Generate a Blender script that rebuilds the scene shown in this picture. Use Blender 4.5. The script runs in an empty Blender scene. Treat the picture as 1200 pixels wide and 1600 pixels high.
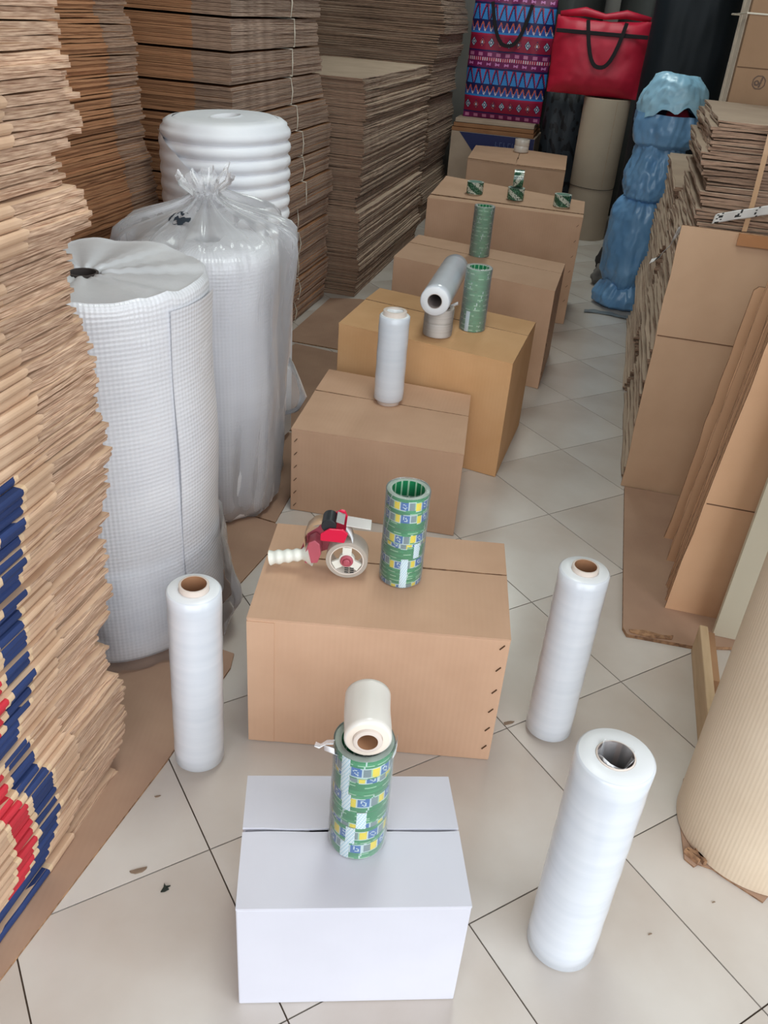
import bpy, math, random
from mathutils import Vector, Matrix, noise

sc = bpy.context.scene
COL = sc.collection
R = math.radians

# ------------------------------------------------------------------ camera
PITCH, ROLL, CAM_H, F_PX = 0.544309221, 0.0815068594, 1.58130407, 1318.01143
fw = Vector((0, math.cos(PITCH), -math.sin(PITCH)))
rt = Vector((1, 0, 0))
up = rt.cross(fw)
cr = math.cos(ROLL) * rt + math.sin(ROLL) * up
cu = -math.sin(ROLL) * rt + math.cos(ROLL) * up
cam_d = bpy.data.cameras.new('camera')
cam = bpy.data.objects.new('camera', cam_d)
COL.objects.link(cam)
M = Matrix((cr, cu, -fw)).transposed().to_4x4()
M.translation = Vector((0, 0, CAM_H))
cam.matrix_world = M
cam_d.sensor_fit = 'VERTICAL'
cam_d.sensor_height = 36.0
cam_d.lens = F_PX / 1600 * 36.0
cam_d.clip_start = 0.02
sc.camera = cam

# ------------------------------------------------------------------ room frame: u to the right, v down the aisle
AZ = R(12.6)
ROOM = -AZ
eu = Vector((math.cos(AZ), -math.sin(AZ), 0))
ev = Vector((math.sin(AZ), math.cos(AZ), 0))
def W(u, v, z=0.0):
    return eu * u + ev * v + Vector((0, 0, z))

# ------------------------------------------------------------------ daylight, exposure
world = bpy.data.worlds.new('overcast_sky')
sc.world = world
world.use_nodes = True
bg = world.node_tree.nodes['Background']
bg.inputs[0].default_value = (0.90, 0.955, 1.0, 1)
bg.inputs[1].default_value = 3.35
OPEN_U0, OPEN_U1, OPEN_V, OPEN_H = -1.2, 2.4, -1.7, 4.3
pl_d = bpy.data.lights.new('daylight_portal', 'AREA')
pl_d.shape = 'RECTANGLE'
pl_d.size = OPEN_U1 - OPEN_U0
pl_d.size_y = OPEN_H
pl_d.cycles.is_portal = True
pl = bpy.data.objects.new('daylight_portal', pl_d)
COL.objects.link(pl)
pl.matrix_world = Matrix.Translation(W((OPEN_U0 + OPEN_U1) / 2, OPEN_V - 0.02, OPEN_H / 2)) @ Matrix.Rotation(ROOM, 4, 'Z') @ Matrix.Rotation(R(90), 4, 'X')
SIDE_V1 = 0.9      # the corner entrance also opens to the right as far as here
ps_d = pl_d.copy()
ps_d.size, ps_d.size_y = SIDE_V1 - OPEN_V, OPEN_H
ps = bpy.data.objects.new('daylight_portal_side', ps_d)
COL.objects.link(ps)
ps.matrix_world = Matrix.Translation(W(OPEN_U1 + 0.02, (OPEN_V + SIDE_V1) / 2, OPEN_H / 2)) @ Matrix.Rotation(ROOM + R(90), 4, 'Z') @ Matrix.Rotation(R(90), 4, 'X')
sc.view_settings.view_transform = 'Standard'
sc.view_settings.look = 'None'
sc.view_settings.gamma = 1.0
sc.view_settings.use_curve_mapping = False
sc.view_settings.exposure = 0.0
sc.cycles.max_bounces = 8
sc.cycles.diffuse_bounces = 4
sc.cycles.glossy_bounces = 3
sc.cycles.transparent_max_bounces = 8

# ------------------------------------------------------------------ helpers
def lin(c):
    f = lambda x: x / 12.92 if x <= 0.04045 else ((x + 0.055) / 1.055) ** 2.4
    return tuple(f(x / 255.0) for x in c[:3]) + (1.0,)

def nd(nt, t, **kw):
    n = nt.nodes.new(t)
    for k, v in kw.items():
        setattr(n, k, v)
    return n

def new_mat(name):
    m = bpy.data.materials.new(name)
    m.use_nodes = True
    nt = m.node_tree
    return m, nt, nt.nodes['Principled BSDF'], nt.links.new

def setp(b, **kw):
    names = {'col': 'Base Color', 'rough': 'Roughness', 'spec': 'Specular IOR Level', 'metal': 'Metallic', 'alpha': 'Alpha',
             'coat': 'Coat Weight', 'coatr': 'Coat Roughness', 'trans': 'Transmission Weight', 'sub': 'Subsurface Weight', 'sheen': 'Sheen Weight'}
    for k, v in kw.items():
        b.inputs[names[k]].default_value = v

def plain(name, c, rough=0.6, **kw):
    m, nt, b, L = new_mat(name)
    setp(b, col=lin(c), rough=rough, **kw)
    return m

def mottled(name, c1, c2, scale=4.0, rough=0.7, stretch=(1, 1, 1), bump=0.0, bscale=None, rnd=0.0, detail=4.0, **kw):
    """two close tones mixed by noise in object space; rnd varies the value from one object to the next"""
    m, nt, b, L = new_mat(name)
    tc = nd(nt, 'ShaderNodeTexCoord')
    mp = nd(nt, 'ShaderNodeMapping')
    mp.inputs['Scale'].default_value = stretch
    L(tc.outputs['Object'], mp.inputs[0])
    no = nd(nt, 'ShaderNodeTexNoise')
    no.inputs['Scale'].default_value = scale
    no.inputs['Detail'].default_value = detail
    L(mp.outputs[0], no.inputs['Vector'])
    ra = nd(nt, 'ShaderNodeValToRGB')
    ra.color_ramp.elements[0].position, ra.color_ramp.elements[1].position = 0.35, 0.65
    ra.color_ramp.elements[0].color, ra.color_ramp.elements[1].color = lin(c1), lin(c2)
    L(no.outputs['Fac'], ra.inputs[0])
    out = ra.outputs[0]
    if rnd:
        oi = nd(nt, 'ShaderNodeObjectInfo')
        mr = nd(nt, 'ShaderNodeMapRange')
        mr.inputs['To Min'].default_value, mr.inputs['To Max'].default_value = 1 - rnd, 1 + rnd
        L(oi.outputs['Random'], mr.inputs['Value'])
        hs = nd(nt, 'ShaderNodeHueSaturation')
        L(mr.outputs[0], hs.inputs['Value'])
        L(out, hs.inputs['Color'])
        out = hs.outputs[0]
    L(out, b.inputs['Base Color'])
    setp(b, rough=rough, **kw)
    if bump:
        n2 = nd(nt, 'ShaderNodeTexNoise')
        n2.inputs['Scale'].default_value = bscale or scale * 6
        n2.inputs['Detail'].default_value = 3
        L(mp.outputs[0], n2.inputs['Vector'])
        bu = nd(nt, 'ShaderNodeBump')
        bu.inputs['Strength'].default_value = bump
        bu.inputs['Distance'].default_value = 0.002
        L(n2.outputs['Fac'], bu.inputs['Height'])
        L(bu.outputs[0], b.inputs['Normal'])
    return m

def kraft(name, c1, c2, axis='X', rnd=0.05, rough=0.72, flute=0.10, fscale=150.0):
    """corrugated board: soft mottling and faint flute lines"""
    m = mottled(name, c1, c2, scale=5.0, rough=rough, rnd=rnd, spec=0.25)
    nt, L = m.node_tree, m.node_tree.links.new
    b = nt.nodes['Principled BSDF']
    tc = nd(nt, 'ShaderNodeTexCoord')
    wv = nd(nt, 'ShaderNodeTexWave', wave_type='BANDS', bands_direction=axis)
    wv.inputs['Scale'].default_value = fscale / 6.2832
    wv.inputs['Distortion'].default_value = 0.3
    L(tc.outputs['Object'], wv.inputs['Vector'])
    bu = nd(nt, 'ShaderNodeBump')
    bu.inputs['Strength'].default_value = flute
    bu.inputs['Distance'].default_value = 0.0015
    L(wv.outputs['Fac'], bu.inputs['Height'])
    L(bu.outputs[0], b.inputs['Normal'])
    return m

def painted(name, rough=0.5, **kw):
    """flat print: colours carried by the mesh's own print attribute"""
    m, nt, b, L = new_mat(name)
    a = nd(nt, 'ShaderNodeAttribute', attribute_name='print')
    L(a.outputs['Color'], b.inputs['Base Color'])
    setp(b, rough=rough, **kw)
    return m

def clear_film(name, fac=0.3, rough=0.12, tint=(235, 238, 242)):
    m = bpy.data.materials.new(name)
    m.use_nodes = True
    nt, L = m.node_tree, m.node_tree.links.new
    b = nt.nodes['Principled BSDF']
    setp(b, col=lin(tint), rough=rough, spec=0.8)
    tr = nd(nt, 'ShaderNodeBsdfTransparent')
    mx = nd(nt, 'ShaderNodeMixShader')
    fr = nd(nt, 'ShaderNodeFresnel')
    fr.inputs[0].default_value = 1.45
    ad = nd(nt, 'ShaderNodeMath', operation='ADD', use_clamp=True)
    ad.inputs[1].default_value = fac
    L(fr.outputs[0], ad.inputs[0])
    L(ad.outputs[0], mx.inputs[0])
    L(tr.outputs[0], mx.inputs[1])
    L(b.outputs[0], mx.inputs[2])
    L(mx.outputs[0], nt.nodes['Material Output'].inputs[0])
    return m

class MB:
    def __init__(s):
        s.v, s.f, s.m, s.uv, s.c = [], [], [], [], []
    def add(s, pts):
        i = len(s.v)
        s.v += [tuple(p) for p in pts]
        return i
    def face(s, idx, m=0, uv=None, c=None):
        s.f.append(tuple(idx)); s.m.append(m); s.uv.append(uv); s.c.append(c)
    def box(s, x0, x1, y0, y1, z0, z1, m=0, T=None):
        p = [Vector((x, y, z)) for z in (z0, z1) for x, y in ((x0, y0), (x1, y0), (x1, y1), (x0, y1))]
        if T: p = [T @ q for q in p]
        i = s.add(p)
        for q in ((3, 2, 1, 0), (4, 5, 6, 7), (0, 1, 5, 4), (1, 2, 6, 5), (2, 3, 7, 6), (3, 0, 4, 7)):
            s.face([i + k for k in q], m)
        return s
    def prism(s, pts, z0, z1, m=0, ms=None, T=None):
        n = len(pts)
        p = [Vector((x, y, z0)) for x, y in pts] + [Vector((x, y, z1)) for x, y in pts]
        if T: p = [T @ q for q in p]
        i = s.add(p)
        s.face([i + k for k in reversed(range(n))], m)
        s.face([i + n + k for k in range(n)], m)
        for k in range(n):
            s.face((i + k, i + (k + 1) % n, i + n + (k + 1) % n, i + n + k), m if ms is None else ms)
        return s
    def lathe(s, prof, n=48, m=0, closed=False, rf=None, cf=None, a0=0.0, a1=2 * math.pi, T=None, mf=None, flip=False):
        """prof: (r, z) from the bottom up the outside; rf(a, r, z) -> (r, z); cf(a, r, z) -> colour"""
        full = abs(a1 - a0 - 2 * math.pi) < 1e-6
        cols = n if full else n + 1
        rows = len(prof)
        base = len(s.v)
        arc = [0.0]
        for k in range(1, rows):
            arc.append(arc[-1] + math.hypot(prof[k][0] - prof[k - 1][0], prof[k][1] - prof[k - 1][1]))
        for r, z in prof:
            for j in range(cols):
                a = a0 + (a1 - a0) * j / n
                rr, zz = (r, z) if rf is None else rf(a, r, z)
                p = Vector((rr * math.cos(a), rr * math.sin(a), zz))
                s.v.append(tuple(T @ p if T else p))
        R0 = max(r for r, z in prof)
        for k in range(rows - 1 if not closed else rows):
            k2 = (k + 1) % rows
            for j in range(n):
                j2 = (j + 1) % cols if full else j + 1
                q = (base + k * cols + j, base + k * cols + j2, base + k2 * cols + j2, base + k2 * cols + j)
                aa = a0 + (a1 - a0) * (j + 0.5) / n
                rz = ((prof[k][0] + prof[k2][0]) / 2, (prof[k][1] + prof[k2][1]) / 2)
                w0, w1 = R0 * (a0 + (a1 - a0) * j / n), R0 * (a0 + (a1 - a0) * (j + 1) / n)
                t1 = arc[k2] if k2 > k else arc[k]
                s.face(q if not flip else q[::-1], m if mf is None else mf(aa, *rz), ((w0, arc[k]), (w1, arc[k]), (w1, t1), (w0, t1)), None if cf is None else cf(aa, *rz))
        return s
    def disc(s, r, z, n=48, m=0, up=True):
        i = s.add([(r * math.cos(2 * math.pi * j / n), r * math.sin(2 * math.pi * j / n), z) for j in range(n)])
        s.face([i + j for j in (range(n) if up else reversed(range(n)))], m)
        return s
    def tube(s, path, r, n=8, m=0, closed=False, rx=None):
        P = [Vector(p) for p in path]
        N = len(P)
        base = len(s.v)
        prev = None
        for k in range(N):
            a = P[(k - 1) % N] if (k > 0 or closed) else P[k]
            b = P[(k + 1) % N] if (k < N - 1 or closed) else P[k]
            t = (b - a).normalized()
            if prev is None:
                ref = Vector((0, 0, 1)) if abs(t.z) < 0.9 else Vector((1, 0, 0))
                x = t.cross(ref).normalized()
            else:
                x = (prev - t * prev.dot(t)).normalized()
            prev = x
            y = t.cross(x)
            rr = r[k] if isinstance(r, (list, tuple)) else r
            for j in range(n):
                an = 2 * math.pi * j / n
                s.v.append(tuple(P[k] + x * (math.cos(an) * rr) + y * (math.sin(an) * (rx or rr) * (1 if rx is None else 1))))
        for k in range(N if closed else N - 1):
            k2 = (k + 1) % N
            for j in range(n):
                s.face((base + k * n + j, base + k * n + (j + 1) % n, base + k2 * n + (j + 1) % n, base + k2 * n + j), m)
        if not closed:
            s.face([base + j for j in reversed(range(n))], m)
            s.face([base + (N - 1) * n + j for j in range(n)], m)
        return s
    def ribbon(s, path, wdir, w, th=0.0008, m=0, cf=None, nw=1):
        """flat band along path; wdir: width direction (one or per point)"""
        P = [Vector(p) for p in path]
        N = len(P)
        D = [Vector(d) for d in wdir] if isinstance(wdir, list) else [Vector(wdir)] * N
        base = len(s.v)
        ln = [0.0]
        for k in range(1, N): ln.append(ln[-1] + (P[k] - P[k - 1]).length)
        nrm = []
        for k in range(N):
            t = (P[min(k + 1, N - 1)] - P[max(k - 1, 0)]).normalized()
            nrm.append(t.cross(D[k].normalized()).normalized())
        for side in (0.5, -0.5):
            for k in range(N):
                d = D[k].normalized()
                for j in range(nw + 1):
                    s.v.append(tuple(P[k] + d * (w * (j / nw - 0.5)) + nrm[k] * (th * side)))
        st = nw + 1
        off = N * st
        for k in range(N - 1):
            for j in range(nw):
                a = base + k * st + j
                c = None if cf is None else cf((ln[k] + ln[k + 1]) / 2, (j + 0.5) / nw)
                s.face((a, a + 1, a + st + 1, a + st), m, None, c)
                s.face((a + off + st, a + off + st + 1, a + off + 1, a + off), m, None, c)
            a = base + k * st
            s.face((a + st, a + st + off, a + off, a), m)
            a += nw
            s.face((a, a + off, a + st + off, a + st), m)
        return s
    def grid(s, nx, ny, fn, m=0, cf=None, loop=False):
        base = len(s.v)
        cols = nx if loop else nx + 1
        for j in range(ny + 1):
            for i in range(cols):
                s.v.append(tuple(fn(i / nx, j / ny)))
        for j in range(ny):
            for i in range(nx):
                i2 = (i + 1) % cols
                s.face((base + j * cols + i, base + j * cols + i2, base + (j + 1) * cols + i2, base + (j + 1) * cols + i), m, None, None if cf is None else cf((i + .5) / nx, (j + .5) / ny))
        return s
    def mesh(s, name, mats, smooth=False, ang=40):
        me = bpy.data.meshes.new(name)
        me.from_pydata(s.v, [], s.f)
        for mt in (mats if isinstance(mats, (list, tuple)) else [mats]):
            me.materials.append(mt)
        me.polygons.foreach_set('material_index', s.m)
        if any(u for u in s.uv):
            ul = me.uv_layers.new(name='UVMap').data
            for p, u in zip(me.polygons, s.uv):
                if u:
                    for li, c in zip(p.loop_indices, u): ul[li].uv = c
        if any(c for c in s.c):
            at = me.attributes.new('print', 'FLOAT_COLOR', 'CORNER').data
            for p, c in zip(me.polygons, s.c):
                cc = c or (0.5, 0.5, 0.5, 1)
                for li in p.loop_indices: at[li].color = cc
        if smooth:
            me.polygons.foreach_set('use_smooth', [True] * len(me.polygons))
            try: me.set_sharp_from_angle(angle=R(ang))
            except Exception: pass
        me.update()
        return me
    def build(s, name, mats, parent=None, loc=(0, 0, 0), rz=0.0, smooth=False, ang=40, bevel=0.0):
        o = put(name, s.mesh(name, mats, smooth, ang), parent, loc, rz)
        if bevel:
            b = o.modifiers.new('bevel', 'BEVEL')
            b.width, b.segments, b.limit_method = bevel, 2, 'ANGLE'
        return o

def put(name, me, parent=None, loc=(0, 0, 0), rz=0.0):
    o = bpy.data.objects.new(name, me)
    COL.objects.link(o)
    o.parent = parent
    o.location = loc
    o.rotation_euler = (0, 0, rz)
    return o

def tag(o, label=None, cat=None, group=None, kind=None):
    if label: o['label'] = label
    if cat: o['category'] = cat
    if group: o['group'] = group
    if kind: o['kind'] = kind
    return o

def thing(name, label, cat, loc=(0, 0, 0), rz=0.0, group=None):
    o = put(name, None, None, loc, rz)
    return tag(o, label, cat, group)

def struct(o):
    o['kind'] = 'structure'
    return o

def fbm(x, y, z, k=3):
    return noise.fractal(Vector((x, y, z)), 1.0, 2.0, k)

def interp(tab, x):
    if x <= tab[0][0]: return tab[0][1]
    for (a, b), (c, d) in zip(tab, tab[1:]):
        if x <= c: return b + (d - b) * (x - a) / (c - a)
    return tab[-1][1]

# ------------------------------------------------------------------ materials
M_TILE = mottled('floor_tile_ceramic', (190, 178, 168), (207, 200, 193), scale=2.2, rough=0.22, rnd=0.03, spec=0.5, detail=8)
M_GROUT = mottled('grout', (74, 58, 47), (104, 88, 76), scale=20, rough=0.9)
M_WALL = mottled('wall_plaster', (150, 146, 140), (164, 160, 154), scale=2, rough=0.9)
M_CEIL = plain('ceiling_paint', (170, 168, 164), 0.9)
M_PAVE = mottled('pavement', (150, 146, 140), (165, 160, 152), scale=3, rough=0.9)
M_KRAFT = kraft('kraft_board', (197, 159, 131), (205, 167, 139))
M_KRAFT_WARM = kraft('kraft_board_golden', (204, 158, 112), (212, 167, 122))
M_KRAFT_EDGE = mottled('cut_board_edge', (116, 84, 62), (172, 132, 98), scale=60, rough=0.9, rnd=0.1)
M_WHITE_BOARD = kraft('white_board', (204, 203, 212), (209, 208, 217), rnd=0.0, rough=0.55, flute=0.015)
M_STAPLE = plain('copper_staple', (92, 66, 44), 0.45, metal=0.6)
M_FLAT_TAN = mottled('flat_carton_tan', (192, 158, 130), (214, 183, 156), scale=6, rough=0.85, rnd=0.10, spec=0.2)
M_FLAT_TAN_EDGE = mottled('flat_carton_tan_edge', (152, 116, 94), (222, 191, 165), scale=2.2, stretch=(9, 9, 190), rough=0.95, rnd=0.12, bump=0.5, bscale=8, spec=0.15)
M_FLAT_ORANGE = mottled('flat_carton_orange', (152, 106, 74), (166, 120, 86), scale=6, rough=0.85, rnd=0.10, spec=0.2)
M_FLAT_ORANGE_EDGE = mottled('flat_carton_orange_edge', (150, 104, 74), (178, 130, 96), scale=2.2, stretch=(5, 5, 150), rough=0.95, rnd=0.16, spec=0.15)
M_FLAT_DULL_EDGE = mottled('flat_carton_cut_edge', (126, 102, 86), (166, 136, 116), scale=2.2, stretch=(10, 10, 170), rough=0.95, rnd=0.14, spec=0.15)
M_FLAT_GREY = mottled('flat_carton_grey', (176, 154, 135), (188, 166, 146), scale=5, rough=0.85, rnd=0.08, spec=0.2)
M_FLAT_GREY_EDGE = mottled('flat_carton_grey_edge', (148, 126, 112), (194, 169, 152), scale=2.2, stretch=(7, 7, 170), rough=0.95, rnd=0.18, bump=0.3, bscale=8, spec=0.15)
M_BLUE_PRINT = mottled('navy_print', (32, 50, 96), (40, 60, 110), scale=9, rough=0.8, rnd=0.12)
M_RED_PRINT = mottled('red_print', (178, 36, 48), (196, 44, 58), scale=9, rough=0.8, rnd=0.12)
M_CREAM_PRINT = plain('cream_print_border', (214, 184, 150), 0.85)
M_SHEET = kraft('brown_floor_sheet', (160, 128, 108), (172, 140, 118), rnd=0.06, flute=0.06)
M_SHEET_PANEL = kraft('brown_panel', (196, 161, 131), (203, 168, 138), axis='Y', rnd=0.03, flute=0.06)
M_SHEET_PANEL2 = kraft('brown_panel_upright', (208, 164, 128), (215, 172, 136), axis='Y', rnd=0.06, flute=0.08)
M_STRING = plain('white_string', (214, 206, 190), 0.8)
M_FILM = mottled('stretch_film', (210, 215, 223), (219, 223, 230), scale=3, stretch=(1, 1, 12), rough=0.22, spec=0.6, bump=0.06, bscale=10, coat=0.3, coatr=0.1)
M_FILM_CREAM = mottled('stretch_film_cream', (222, 217, 210), (232, 227, 220), scale=3, stretch=(1, 1, 8), rough=0.28, spec=0.5)
M_FILM_END = plain('film_end', (228, 230, 233), 0.35)
M_CORE = plain('paper_core', (168, 122, 88), 0.85)
M_CORE_GREY = plain('grey_core', (140, 128, 124), 0.8)
M_CORE_RIM = plain('core_rim', (214, 200, 190), 0.7)
M_CLEAR = clear_film('clear_plastic', 0.14, 0.08, (246, 247, 250))
M_CLEAR_FAINT = clear_film('shrink_wrap', 0.05, 0.06)
M_CLEAR_BAG = clear_film('clear_bag', 0.24, 0.12, (246, 245, 249))
M_BUBBLE_IN = plain('bubble_roll_end', (206, 206, 210), 0.35)
M_FOAM = mottled('white_foam', (232, 234, 240), (240, 241, 245), scale=6, rough=0.6, spec=0.3)
M_TAPE_PRINT = painted('printed_tape', 0.25, spec=0.6, coat=0.3)
M_TAPE_CLEAR = mottled('clear_tape_wound', (206, 196, 186), (222, 214, 206), scale=2, stretch=(2, 2, 160), rough=0.2, spec=0.6)
M_TAPE_END = plain('tape_side', (176, 190, 178), 0.4)
M_RED_PLASTIC = plain('red_plastic', (214, 22, 66), 0.3)
M_PINK = plain('worn_red_plastic', (176, 84, 98), 0.4)
M_IVORY = plain('ivory_plastic', (228, 228, 218), 0.4)
M_BLACK_PLASTIC = plain('black_plastic', (34, 38, 42), 0.45)
M_STEEL = plain('steel', (168, 168, 166), 0.35, metal=0.5)
M_PRINT = painted('printed_surface', 0.55)
M_PRINT_CLOTH = painted('printed_cloth', 0.5, spec=0.4)
M_RED_BAG = mottled('red_bag_fabric', (184, 24, 54), (200, 32, 62), scale=9, rough=0.5, bump=0.05)
M_BLACK_STRAP = plain('black_webbing', (24, 18, 24), 0.8)
M_BLACK_BAG = mottled('black_plastic_sheet', (16, 24, 30), (22, 30, 38), scale=4, rough=0.5, spec=0.3, bump=0.2)
M_DARK_GREY = mottled('dark_roll_plastic', (48, 50, 50), (62, 64, 62), scale=4, rough=0.6)
M_BLUE_BAG = mottled('blue_plastic_bag', (108, 158, 206), (128, 176, 220), scale=8, rough=0.30, spec=0.6, bump=0.45, bscale=22)
M_BLUE_LIGHT = mottled('pale_blue_plastic', (156, 208, 238), (172, 218, 244), scale=8, rough=0.34, spec=0.5, bump=0.25, bscale=30)
M_NAVY_RED = plain('navy_cloth', (26, 26, 70), 0.9)
M_RED_CLOTH = plain('red_cloth', (150, 22, 44), 0.9)
M_CORRUGATED = kraft('single_face_corrugated', (212, 192, 168), (219, 200, 177), rnd=0.0, rough=0.7, flute=0.0)
M_BOARD = mottled('beige_board', (196, 186, 164), (203, 193, 172), scale=3, rough=0.55)
M_WOOD = mottled('pale_wood', (186, 156, 122), (204, 176, 142), scale=4, stretch=(8, 1, 8), rough=0.7)
M_STRAP = plain('brown_packing_band', (186, 148, 112), 0.4)
M_RAG_DARK = mottled('dark_cloth', (24, 22, 26), (44, 38, 40), scale=14, rough=0.9)
M_RAG_GREY = mottled('grey_cloth', (96, 94, 92), (120, 116, 112), scale=14, rough=0.9)
M_RUST = plain('rust_cloth', (110, 66, 48), 0.9)
M_SCREW = plain('dark_screw', (40, 36, 32), 0.5)
M_LEAF = plain('dark_green_bit', (18, 30, 22), 0.6)
M_CRUMB = mottled('floor_crumb', (120, 100, 84), (150, 128, 108), scale=20, rough=0.9)

def uv_bump(m, kind, su, sv, strength, dist=0.004):
    """bubbles (grid of domes) or corrugation lines, laid out in metres on the unrolled surface"""
    nt, L = m.node_tree, m.node_tree.links.new
    b = nt.nodes['Principled BSDF']
    uvn = nd(nt, 'ShaderNodeUVMap')
    sp = nd(nt, 'ShaderNodeSeparateXYZ')
    L(uvn.outputs[0], sp.inputs[0])
    def s(out, k):
        a = nd(nt, 'ShaderNodeMath', operation='MULTIPLY'); a.inputs[1].default_value = 2 * math.pi / k; L(out, a.inputs[0])
        c = nd(nt, 'ShaderNodeMath', operation='SINE'); L(a.outputs[0], c.inputs[0])
        return c.outputs[0]
    h = s(sp.outputs[0], su) if su else None
    if sv:
        h2 = s(sp.outputs[1], sv)
        if h is None: h = h2
        else:
            ad = nd(nt, 'ShaderNodeMath', operation='ADD'); L(h, ad.inputs[0]); L(h2, ad.inputs[1])
            h = ad.outputs[0]
    bu = nd(nt, 'ShaderNodeBump')
    bu.inputs['Strength'].default_value = strength
    bu.inputs['Distance'].default_value = dist
    L(h, bu.inputs['Height'])
    L(bu.outputs[0], b.inputs['Normal'])
    return m

M_BUBBLE = mottled('bubble_wrap', (222, 222, 227), (232, 232, 236), scale=4, stretch=(1, 1, 3), rough=0.22, spec=0.7)
uv_bump(M_BUBBLE, 'grid', 0.011, 0.011, 0.16, 0.003)
uv_bump(M_CORRUGATED, 'lines', 0.0085, None, 0.10, 0.002)

random.seed(7)
rnd = random.Random(11)

# ------------------------------------------------------------------ the room
U0, U1, V1, HC = -2.75, 2.4, 9.1, 4.5
V0 = OPEN_V
fl = struct(MB().box(U0, U1, V0, V1, -0.12, -0.004).build('floor', M_GROUT, rz=ROOM))
TS = 0.4
th45 = R(45)
o0 = W(0, 0)
tile_o = Vector((-0.78372 * TS, 2.89885 * TS, 0))
ta, tb = Vector((math.cos(0.565599), math.sin(0.565599), 0)), Vector((math.sin(0.565599), -math.cos(0.565599), 0))
tm = MB().box(-TS / 2 + .0016, TS / 2 - .0016, -TS / 2 + .0016, TS / 2 - .0016, -0.012, 0.0)
tile_me = tm.mesh('floor_tile', M_TILE)
n_t = 0
inv = fl.matrix_basis.inverted()
for i in range(-16, 26):
    for j in range(-26, 16):
        p = tile_o + ta * (TS * (i + .5)) + tb * (TS * (j + .5))
        u, v = p.dot(eu), p.dot(ev)
        if u < U0 + 0.29 or u > U1 - 0.29 or v < 0.30 or v > V1 - 0.3: continue
        # only the tiles the photograph can show something of
        if v < 3.2 and u < -1.35: continue
        if u < -1.75 or u > 0.95: continue
        d = p - Vector((0, 0, CAM_H))
        zc = d.dot(fw)
        if zc < 0.1: continue
        x, y = 600 + F_PX * d.dot(cr) / zc, 800 - F_PX * d.dot(cu) / zc
        if x < -330 or x > 1530 or y > 2000: continue
        t = put('floor_tile', tile_me, fl, inv @ p, 0.565599 + AZ)
        n_t += 1
struct(MB().box(U0, U1, V0, V1, HC, HC + 0.1).build('ceiling', M_CEIL, rz=ROOM))
struct(MB().box(U0 - 0.15, U0, V0 - .15, V1 + .15, -0.12, HC + 0.1).build('wall_left', M_WALL, rz=ROOM))
wr = MB().box(U1, U1 + 0.15, SIDE_V1, V1 + .15, -0.12, HC + 0.1)
wr.box(U1, U1 + 0.15, V0 - .15, SIDE_V1, OPEN_H, HC + 0.1)
struct(wr.build('wall_right', M_WALL, rz=ROOM))
struct(MB().box(U0, U1, V1, V1 + 0.15, -0.12, HC + 0.1).build('wall_back', M_WALL, rz=ROOM))
wf = MB().box(U0, OPEN_U0, V0 - 0.15, V0, -0.12, HC + 0.1)
wf.box(OPEN_U0, U1, V0 - 0.15, V0, OPEN_H, HC + 0.1)
struct(wf.build('wall_front', M_WALL, rz=ROOM))
struct(MB().box(-9, 12, -12, 12, -0.25, -0.13).build('pavement', M_PAVE, rz=ROOM))

# ------------------------------------------------------------------ assumed lamps over the aisle, out of frame, added to fill middle and back
M_FILL_LAMP = plain('fill_lamp_housing', (220, 220, 216), .5)
M_TUBE, nt_, b_, L_ = new_mat('fill_lamp_tube')
b_.inputs['Emission Color'].default_value = (1, 1, .97, 1)
b_.inputs['Emission Strength'].default_value = 4.0
for (u, v, pw_, lab) in ((-.35, 2.1, 27, 'unseen fill lamp added nearer the door'), (-.5, 6.3, 30, 'unseen fill lamp added deeper in the room')):
    t = thing('fill_lamp', lab, 'lamp', W(u, v, 3.32), ROOM)
    MB().box(-.32, .32, -.62, .62, .03, .08).build('housing', M_FILL_LAMP, t)
    for x in (-.2, 0, .2):
        MB().tube([(x, -.58, .012), (x, .58, .012)], .013, 10).build('tube', M_TUBE, t, smooth=True)
    for x in (-.25, .25):
        for y in (-.5, .5):
            MB().tube([(x, y, .08), (x, y, HC - 3.32)], .004, 6).build('hanger', M_FILL_LAMP, t)
    ld = bpy.data.lights.new('fill_lamp_light', 'AREA')
    ld.shape, ld.size, ld.size_y, ld.energy, ld.color = 'RECTANGLE', .6, 1.2, pw_, (.90, 1.0, .955)
    lo = bpy.data.objects.new('fill_lamp_light', ld)
    COL.objects.link(lo)
    lo.parent = t
    lo.location = (0, 0, -.012)

# ------------------------------------------------------------------ flattened cartons
def clampz(z, th, below=-1):
    return min(max(z, 0.0002, below + 0.0022), th - 0.0002)

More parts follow.
